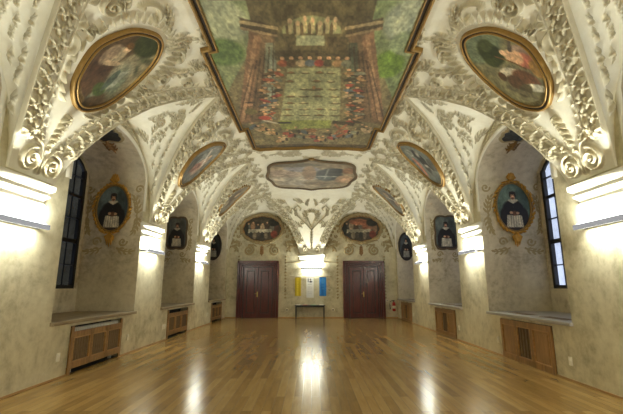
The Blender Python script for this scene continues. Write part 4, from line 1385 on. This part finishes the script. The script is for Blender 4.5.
# stucco sprays and hanging chains round the doors
for k, sd in enumerate((-1, 1)):
    b = Relief(-2.1, 2.1, 0.6, 5.8, .014)
    for a in np.linspace(0.12, PI - .12, 26):
        b.cluster(1.86 * math.cos(a) , 3.62 + 1.93 * math.sin(a), a + PI / 2, 0.95, .8)
    for a in np.linspace(0.25, PI - .25, 14):
        b.scroll(1.52 * math.cos(a), 3.72 + 1.55 * math.sin(a), .10, 1.2, a, 1 if a > PI / 2 else -1, .025, .8)
    for s in (-1, 1):
        for i in range(14): b.cluster(s * 1.32, 3.3 - i * .17, -PI / 2, .62, .7)
        for i in range(9): b.spray(s * (1.25 + .07 * i), 3.9 + .02 * i - .12 * (i % 3), PI / 2 + s * (.5 - i), .3, .8, s, 3, .03)
    u_, v_ = np.meshgrid(b.u0 + np.arange(b.nu) * b.res, b.v0 + np.arange(b.nv) * b.res)
    b.h[((u_ / 1.28) ** 2 + ((v_ - 4.83) / .92) ** 2) < 1] = 0
    b.h[(np.abs(u_) < 1.2) & (v_ < 4.1)] = 0

    def mp_(U, Vv, h, sd=sd):
        return np.stack([sd * 2.72 + U * .98, Y1 - .002 - h, Vv], -1)
    o = applique('trim_%d' % (70 + k), b, mp_, .2, .05, M_OCHRE_PALE)
    tag(o, kind='structure')


# ------------------------------------------------------------------ doors
for k, cx in enumerate((-2.92, 2.85)):
    bm = bmesh.new()
    HW, HT = 1.13, 3.04
    for (o0, o1, d) in ((0.0, 0.12, .16), (0.14, 0.21, .12), (0.235, 0.31, .08)):
        for s in (-1, 1): box(bm, (cx + s * (HW - o0), Y1, 0), (cx + s * (HW - o1), Y1 - d, HT - o0), .012)
        box(bm, (cx - HW + o0, Y1, HT - o0), (cx + HW - o0, Y1 - d, HT - o1), .012)
    door = bm_obj('door_%d' % (k + 1), bm, M_DOOR)
    tag(door, kind='structure')
    bm = bmesh.new()
    for s in (-1, 1): box(bm, (cx + s * (HW - .02), Y1, 0), (cx + s * (HW - .30), Y1 - .05, HT - .02))
    box(bm, (cx - HW + .02, Y1, HT - .02), (cx + HW - .02, Y1 - .05, HT - .30)); bm_obj('frame_groove', bm, M_DOORDARK, door)
    bm = bmesh.new(); box(bm, (cx - HW + .30, Y1 - .002, 0), (cx + HW - .30, Y1 - .015, HT - .30)); bm_obj('door_rebate', bm, M_DOORDARK, door)
    for s in (-1, 1):
        bm = bmesh.new()
        x0, x1 = cx + s * .012, cx + s * .76
        z0, z1 = 0.02, 2.68
        y0, y1 = Y1 - .015, Y1 - .055
        xa, xb = min(x0, x1), max(x0, x1)
        box(bm, (xa, y0, z0), (xa + .15, y1, z1), .006); box(bm, (xb - .15, y0, z0), (xb, y1, z1), .006)
        box(bm, (xa + .14, y0, z0), (xb - .14, y1, z0 + .22), .006); box(bm, (xa + .14, y0, z1 - .16), (xb - .14, y1, z1), .006)
        leaf = bm_obj('door_leaf', bm, M_DOOR, door)
        bm = bmesh.new()
        box(bm, (xa + .14, y0, z0 + .2), (xb - .14, y0 - .012, z1 - .14))
        bm_obj('panel_ground', bm, M_DOORDARK, leaf)
        bm = bmesh.new()
        box(bm, (xa + .19, y0 - .005, z0 + .27), (xb - .19, y0 - .032, z1 - .21), .012)
        bm_obj('panel', bm, M_DOOR, leaf)
    bm = bmesh.new()
    hx = cx - .02
    box(bm, (hx - .03, Y1 - .055, 1.10), (hx + .03, Y1 - .068, 1.38), .006)
    tube(bm, [(hx, Y1 - .06, 1.28), (hx, Y1 - .12, 1.28), (hx - .03, Y1 - .125, 1.28), (hx - .13, Y1 - .12, 1.27)], .011, 8)
    bm_obj('handle', bm, M_BRASS, door, False)


# ------------------------------------------------------------------ lamps on the piers
def wall_lamp(mapf, a, lab, half=.57, depth=.24):
    loc = mapf(a, 0.0, 2.62)
    t = thing('wall_lamp', lab, 'lamp', loc, 'flat up and down lights on the piers')

    def slab(name, a0, a1, d0, d1, z0, z1, mat, bev=0.0):
        bm = bmesh.new(); p, q = mapf(a0, d0, z0), mapf(a1, d1, z1); box(bm, p, q, bev); return bm_obj(name, bm, mat, t)
    slab('housing', a - half, a + half, depth - .035, depth, 2.58, 2.662, M_EDGE_GLOW, .004)
    slab('end_cap', a - half, a - half + .02, 0.0, depth - .03, 2.60, 2.645, M_ALU)
    slab('end_cap', a + half - .02, a + half, 0.0, depth - .03, 2.60, 2.645, M_ALU)
    slab('body', a - half + .02, a + half - .02, 0.0, depth - .03, 2.612, 2.632, M_ALU)
    for dd in (.13, .195):
        bm = bmesh.new(); tube(bm, [mapf(a - half + .05, dd, 2.662), mapf(a + half - .05, dd, 2.662)], .014, 10); bm_obj('fluorescent_tube', bm, M_GLOW_UP, t, True)
    slab('lower_diffuser', a - half + .03, a + half - .03, .09, depth - .04, 2.604, 2.612, M_GLOW_DOWN)
    def glow(name, kind, aa, d, z, watts, up=True):
        l = bpy.data.lights.new(name, kind); l.energy = watts; l.color = (0.975, 1.0, 0.89)
        o = bpy.data.objects.new(name, l); COL.objects.link(o); o.parent = t
        p = Vector(mapf(aa, d, z)); o.location = p - Vector(loc)
        if kind == 'AREA':
            l.shape = 'RECTANGLE'; v = Vector(mapf(1, 0, 0)) - Vector(mapf(0, 0, 0))
            l.size, l.size_y = (.10, 2 * half - .1) if abs(v.y) > .5 else (2 * half - .1, .10)
            o.rotation_euler = (PI if up else 0, 0, 0)
        else:
            l.shadow_soft_size = .022
    glow('up_light', 'AREA', a, .155, 2.685, LAMP_UP)
    glow('down_light', 'AREA', a, .145, 2.598, LAMP_DOWN, False)
    for q in (-.36, 0, .36): glow('side_light', 'POINT', a + q, .162, 2.71, LAMP_SIDE)  # unseen point lights, added to throw light sideways
    return t


names = {(-1, 0): 'unseen added lamp on the left pier beside the viewer', (1, 0): 'unseen added lamp on the right pier beside the viewer',  # this pair is out of view, added to light the near bay
         (-1, 1): 'flat lamp on the big front pier before the dark window', (1, 1): 'flat lamp on the big front pier before the blue window',
         (-1, 2): 'flat glowing lamp on the left wall pier between first and middle niche', (1, 2): 'flat glowing lamp on the right wall pier between first and middle niche',
         (-1, 3): 'flat glowing lamp on the left wall pier next to the corner niche', (1, 3): 'flat glowing lamp on the right wall pier next to the corner niche'}
for sd in (-1, 1):
    for i, p in enumerate([0.87, 5.92, 11.14, 16.2]):
        wall_lamp(lambda a, d, z, sd=sd: (sd * (W - d), a, z), p, names[(sd, i)])
wall_lamp(lambda a, d, z: (a, Y1 - d, z), 0.0, 'flat glowing lamp on the end wall above the banners')
wall_lamp(lambda a, d, z: (a, Y0 + d, z), 0.0, 'unseen added lamp on the wall behind the viewer')  # out of view, added to light the end behind the camera

# ------------------------------------------------------------------ radiator covers
where = {(-1, 2): 'slatted oak radiator cover below the tall dark window', (1, 2): 'oak radiator cover with one open middle bay below the blue window',
         (-1, 3): 'slatted oak radiator cover below the middle niche of the left wall', (1, 3): 'oak radiator cover below the middle niche of the right wall',
         (-1, 4): 'slatted oak radiator cover in the corner niche nearest the left door', (1, 4): 'oak radiator cover in the corner niche nearest the fire extinguisher'}
for sd in (-1, 1):
    for i in (2, 3, 4):
        c = BAYS[i]
        X = lambda d: sd * (W - d)
        t = thing('radiator_cover', where[(sd, i)], 'radiator cover', (sd * W, c, 0), 'oak radiator covers')
        z0, z1 = (.10, .79) if sd < 0 else (.0, RH - .01)
        bm = bmesh.new(); hw = RW - .005
        box(bm, (X(0), c - hw, 0.0), (X(.03), c - hw + .09, RH - .01), .004); box(bm, (X(0), c + hw - .09, 0.0), (X(.03), c + hw, RH - .01), .004)
        box(bm, (X(0), c - hw, z0), (X(.028), c + hw, z0 + .12), .004); box(bm, (X(0), c - hw, z1 - .11), (X(.028), c + hw, z1), .004)
        w3 = (2 * hw - .18) / 3
        for k in (1, 2):
            yy = c - hw + .09 + k * w3
            box(bm, (X(0), yy - .04, z0), (X(.028), yy + .04, z1), .004)
        fr_ = bm_obj('frame', bm, M_OAK, t)
        for k in range(3):
            ya, yb = c - hw + .09 + k * w3 + (.04 if k else 0), c - hw + .09 + (k + 1) * w3 - (.04 if k < 2 else 0)
            za, zb = z0 + .12, z1 - .11
            bm = bmesh.new()
            for (p, q) in (((ya, za), (yb, za + .02)), ((ya, zb - .02), (yb, zb)), ((ya, za), (ya + .02, zb)), ((yb - .02, za), (yb, zb))):
                box(bm, (X(.0), p[0], p[1]), (X(.036), q[0], q[1]))
            bd_ = bm_obj('panel_bead', bm, M_OAKLIGHT, t)
            if sd < 0 or k == 1:
                bm = bmesh.new()
                n = 6 if sd < 0 else 4
                for j in range(n):
                    yy = ya + .03 + (j + .5) * (yb - ya - .06) / n
                    wj = (yb - ya) / n * (.36 if sd < 0 else .22)
                    box(bm, (X(-.03), yy - wj, za), (X(.008), yy + wj, zb))
                bm_obj('slats', bm, M_SLAT, bd_)
            else:
                bm = bmesh.new(); box(bm, (X(-.015), ya, za), (X(.006), yb, zb)); box(bm, (X(0), ya + .07, za + .07), (X(.016), yb - .07, zb - .07), .006)
                bm_obj('solid_panel', bm, M_OAK, bd_)
        bm = bmesh.new(); box(bm, (X(-.26), c - RW, .001), (X(-.27), c + RW, RH - .002)); box(bm, (X(-.26), c - RW + .002, .001), (X(-.05), c + RW - .002, .006)); tag(bm_obj('trim_%d' % (80 + i + (5 if sd > 0 else 0)), bm, M_CAVITY), kind='structure')  # black sheets added in the recess; its shade is put into their colour
        if sd < 0 and i == 2:
            bm = bmesh.new()
            n = 30
            for j in range(n):
                yy = c - .92 + j * 1.84 / (n - 1)
                box(bm, (X(-.16), yy - .018, .12), (X(-.04), yy + .018, .845), .008)
            box(bm, (X(-.13), c - .93, .62), (X(-.07), c + .93, .68)); box(bm, (X(-.13), c - .93, .16), (X(-.07), c + .93, .22))
            box(bm, (X(-.13), c - .8, 0.01), (X(-.07), c - .76, .2)); box(bm, (X(-.13), c + .76, 0.01), (X(-.07), c + .8, .2))
            tag(bm_obj('radiator', bm, M_RADWHITE), 'white ribbed radiator showing above the slatted cover below the dark window', 'radiator')

# ------------------------------------------------------------------ sockets
socks = [(-1, 7.51, .38, 'cream wall socket left of the slatted cover below the dark window'), (-1, 10.25, .40, 'cream wall socket right of the slatted cover below the dark window'),
         (-1, 12.62, .42, 'cream double socket left of the cover of the left middle niche'), (-1, 15.35, .44, 'cream wall socket right of the cover of the left middle niche'),
         (-1, 17.78, .44, 'cream wall socket beside the cover of the left corner niche'),
         (1, 10.1, .36, 'cream wall socket between the blue window and the right middle niche, by the near cover'), (1, 7.36, .34, 'cream wall socket nearest the viewer on the right wall'),
         (1, 12.7, .38, 'cream wall socket near side of the right middle niche cover'), (1, 15.34, .42, 'cream wall socket far side of the right middle niche cover'),
         (1, 18.3, .40, 'cream wall socket beside the cover of the right corner niche')]


def socket(mapf, a, z, lab, double=False):
    t = thing('wall_socket', lab, 'socket', mapf(a, 0, z), 'cream wall sockets')
    k = 2 if double else 1
    for j in range(k):
        aa = a + j * .16
        bm = bmesh.new(); box(bm, mapf(aa - .045, 0, z - .075), mapf(aa + .045, .022, z + .075), .006); pl_ = bm_obj('plate', bm, M_PLASTIC, t)
        bm = bmesh.new(); box(bm, mapf(aa - .022, .02, z + .005), mapf(aa + .022, .034, z + .05), .004); bm_obj('insert', bm, M_WHITE, pl_)


for sd, y, z, lab in socks:
    socket(lambda a, d, z_, sd=sd: (sd * (W - d), a, z_), y, z, lab, 'double' in lab)
for x, lab in ((-1.32, 'round white wall socket left of the black table'), (1.16, 'round white wall socket right of the black table')):
    t = thing('wall_socket', lab, 'socket', (x, Y1, .42), 'round sockets on the end wall')
    bm = bmesh.new(); lathe(bm, [(.085, Y1 - .001), (.085, Y1 - .03), (.07, Y1 - .04)], (x, 0, .42), 'y', 20); bm_obj('plate', bm, M_PLASTIC, t)
    bm = bmesh.new(); lathe(bm, [(.04, Y1 - .039), (.04, Y1 - .05)], (x, 0, .42), 'y', 16); bm_obj('insert', bm, M_SLAT, t)
for x, lab in ((-1.39, 'small brass wall hook beside the yellow banner'), (1.0, 'small brass wall hook beside the blue banner')):
    bm = bmesh.new(); lathe(bm, [(.03, Y1 - .001), (.03, Y1 - .015)], (x, 0, 1.47), 'y', 12); tube(bm, [(x, Y1 - .01, 1.47), (x, Y1 - .06, 1.47), (x - .05, Y1 - .08, 1.47), (x - .09, Y1 - .07, 1.49)], .012, 8)
    tag(bm_obj('wall_hook', bm, simple('dark_brass', (92, 74, 40), .4, .5)), lab, 'hook')

# ------------------------------------------------------------------ banners, rails, table
bm = bmesh.new(); tube(bm, [(-1.45, Y1 - .03, 2.95), (1.40, Y1 - .03, 2.95)], .012, 8)
for x in (-1.45, 1.40): tube(bm, [(x, Y1, 2.95), (x, Y1 - .035, 2.95)], .014, 8)
tag(bm_obj('picture_wire', bm, M_GOLD_DULL), 'thin wire stretched over the end wall lamp', 'wire')
bm = bmesh.new(); tube(bm, [(-1.18, Y1 - .04, 2.175), (1.12, Y1 - .04, 2.175)], .012, 8)
for x in (-1.15, 1.09, 0.2): tube(bm, [(x, Y1, 2.175), (x, Y1 - .045, 2.175)], .012, 8)
tag(bm_obj('hanging_rail', bm, M_GOLD_DULL), 'thin rail holding the yellow, white and blue banners', 'rail')


def banner(name, x0, x1, z0, z1, paint, lab, wave=.012, mat=None):
    t = thing(name, lab, 'banner', ((x0 + x1) / 2, Y1 - .06, z1), 'banners above the black table')
    n, m = 31, 61
    u, v = np.meshgrid(np.linspace(-1, 1, n), np.linspace(-1, 1, m))
    x = (x0 + x1) / 2 + u * (x1 - x0) / 2; z = (z0 + z1) / 2 + v * (z1 - z0) / 2
    y = Y1 - .06 + wave * np.sin(u * 5 + .6) * (1 - (v + 1) * .4)
    P = np.concatenate([np.stack([x, y, z], -1).reshape(-1, 3), np.stack([x, y + .004, z], -1).reshape(-1, 3)])
    idx = np.arange(n * m).reshape(m, n)
    q = np.stack([idx[:-1, :-1], idx[:-1, 1:], idx[1:, 1:], idx[1:, :-1]], -1).reshape(-1, 4)
    C = paint.sample(u, v).reshape(-1, 3)
    raw_mesh('cloth', P, np.concatenate([q, q[:, ::-1] + n * m]), M_PAINT, t, True, np.concatenate([C, C]))
    bm = bmesh.new(); tube(bm, [(x0 - .01, Y1 - .058, z1), (x1 + .01, Y1 - .058, z1)], .012, 8); bm_obj('rod', bm, M_ALU, t)
    return t


py = Paint(40, 90, (214, 190, 36)); py.line((-.5, -1), (-.5, 1), .08, (180, 152, 20), .6); py.line((.5, -1), (.5, 1), .1, (190, 166, 26), .6)
for k in range(5): py.line((-.3, .5 - k * .25), (.3, .5 - k * .25), .018, (168, 146, 40), .7)
banner('yellow_banner', -.90, -.57, 1.15, 2.16, py, 'yellow cloth banner hanging left of the white poster')
pb = Paint(40, 90, (30, 120, 196)); pb.ell(0, .6, .7, .3, (96, 160, 206), al=.5); pb.line((-.4, -1), (-.4, 1), .1, (24, 96, 170), .5); pb.line((.5, -1), (.5, 1), .1, (40, 140, 214), .5)
for k in range(4): pb.line((-.3, .35 - k * .3), (.35, .35 - k * .3), .018, (120, 176, 214), .6)
banner('blue_banner', .43, .80, 1.15, 2.16, pb, 'blue cloth banner hanging right of the white poster')
pw = Paint(90, 220, (236, 236, 228)); pw.poly([(-.6, .42), (.6, .42), (.6, .88), (-.6, .88)], (222, 224, 222)); pw.poly([(-.65, .5), (-.35, .5), (-.35, .86), (-.65, .86)], (60, 60, 60)); pw.ell(.12, .72, .2, .11, (84, 80, 76)); pw.ell(.1, .79, .2, .05, (40, 38, 36)); pw.ell(.2, .54, .42, .07, (46, 44, 44)); pw.ell(.14, .70, .11, .07, (190, 176, 160))
pw.poly([(-.6, .28), (.5, .28), (.5, .31), (-.6, .31)], (120, 120, 116))
for k in range(18):
    v = .2 - k * .058
    for j in range(6):
        w = random.uniform(.06, .12)
        if -.62 + j * .21 + w < .62: pw.poly([(-.62 + j * .21, v), (-.62 + j * .21 + w, v), (-.62 + j * .21 + w, v + .016), (-.62 + j * .21, v + .016)], (150, 150, 148))
banner('white_poster', -.28, .12, 1.06, 2.16, pw, 'tall white poster with a dark portrait and grey text', .0)

tb = thing('side_table', 'narrow black table with thin legs below the banners', 'table', (-.08, 21.2, 0))
bm = bmesh.new(); box(bm, (-.88, 20.98, .655), (.72, 21.50, .69), .006); bm_obj('table_top', bm, M_BLACKTABLE, tb)
bm = bmesh.new()
for y in (21.02, 21.46): box(bm, (-.82, y - .012, .585), (.66, y + .012, .655))
for x in (-.82, .66): box(bm, (x - .012, 21.02, .585), (x + .012, 21.46, .655))
bm_obj('apron', bm, M_BLACKTABLE, tb)
for x in (-.82, .66):
    for y in (21.03, 21.45):
        bm = bmesh.new(); box(bm, (x - .028, y - .028, 0), (x + .028, y + .028, .655), .004); bm_obj('leg', bm, M_BLACKTABLE, tb)
for nm, x, w, c, lab, cat, hh in (('paper_stack', -.70, .11, (238, 234, 222), 'white paper stack on the black table below the yellow banner', 'papers', .03), ('leaflet_stack', -.34, .13, (206, 120, 104), 'pink leaflets on the black table', 'leaflets', .018),
                              ('leaflet_stack', .10, .13, (150, 190, 150), 'pale green leaflets on the black table', 'leaflets', .018), ('paper_stack', .52, .11, (238, 234, 222), 'white paper stack on the black table below the blue banner', 'papers', .03)):
    bm = bmesh.new()
    for j in range(4):
        r_ = random.uniform(-.012, .012)
        box(bm, (x - w + r_, 21.06 + r_, .69 + hh * j / 4), (x + w + r_, 21.27 + r_, .69 + hh * (j + 1) / 4 - .001))
    tag(bm_obj(nm, bm, simple(nm + '_paper', c, .7)), lab, cat)

# ------------------------------------------------------------------ fire extinguisher and the box beside it
fx = 4.43
t = thing('fire_extinguisher', 'red fire extinguisher with black hose hanging on the end wall', 'fire extinguisher', (fx, Y1 - .1, .36))
bm = bmesh.new(); lathe(bm, [(.075, .36), (.085, .38), (.085, .74), (.07, .80), (.03, .84), (.03, .86)], (fx, Y1 - .115, 0), 'z', 24); bm_obj('cylinder', bm, M_RED, t, True)
bm = bmesh.new(); box(bm, (fx - .03, Y1 - .14, .86), (fx + .03, Y1 - .09, .91), .006); box(bm, (fx - .09, Y1 - .125, .91), (fx + .05, Y1 - .105, .93), .003); bm_obj('valve', bm, M_RUBBER, t)
bm = bmesh.new(); tube(bm, [(fx - .03, Y1 - .115, .88), (fx - .12, Y1 - .12, .90), (fx - .20, Y1 - .12, .86), (fx - .225, Y1 - .12, .74), (fx - .21, Y1 - .12, .56), (fx - .20, Y1 - .12, .46)], [.014, .014, .014, .014, .02, .026], 8); bm_obj('hose', bm, M_RUBBER, t, True)
bm = bmesh.new(); box(bm, (fx - .05, Y1, .55), (fx + .05, Y1 - .03, .75)); bm_obj('bracket', bm, M_ALU, t)
bm = bmesh.new(); lathe(bm, [(.0862, .50), (.0862, .64)], (fx, Y1 - .115, 0), 'z', 24); bm_obj('paper_label', bm, M_PLASTIC, t, True)
bm = bmesh.new(); box(bm, (4.02, Y1, .86), (4.16, Y1 - .05, .97), .008); bx_ = bm_obj('switch_box', bm, M_PLASTIC)
tag(bx_, 'small white switch box between the right door and the fire extinguisher', 'switch')
bm = bmesh.new(); box(bm, (4.06, Y1 - .049, .89), (4.12, Y1 - .06, .94), .004); bm_obj('button', bm, M_ALU, bx_)
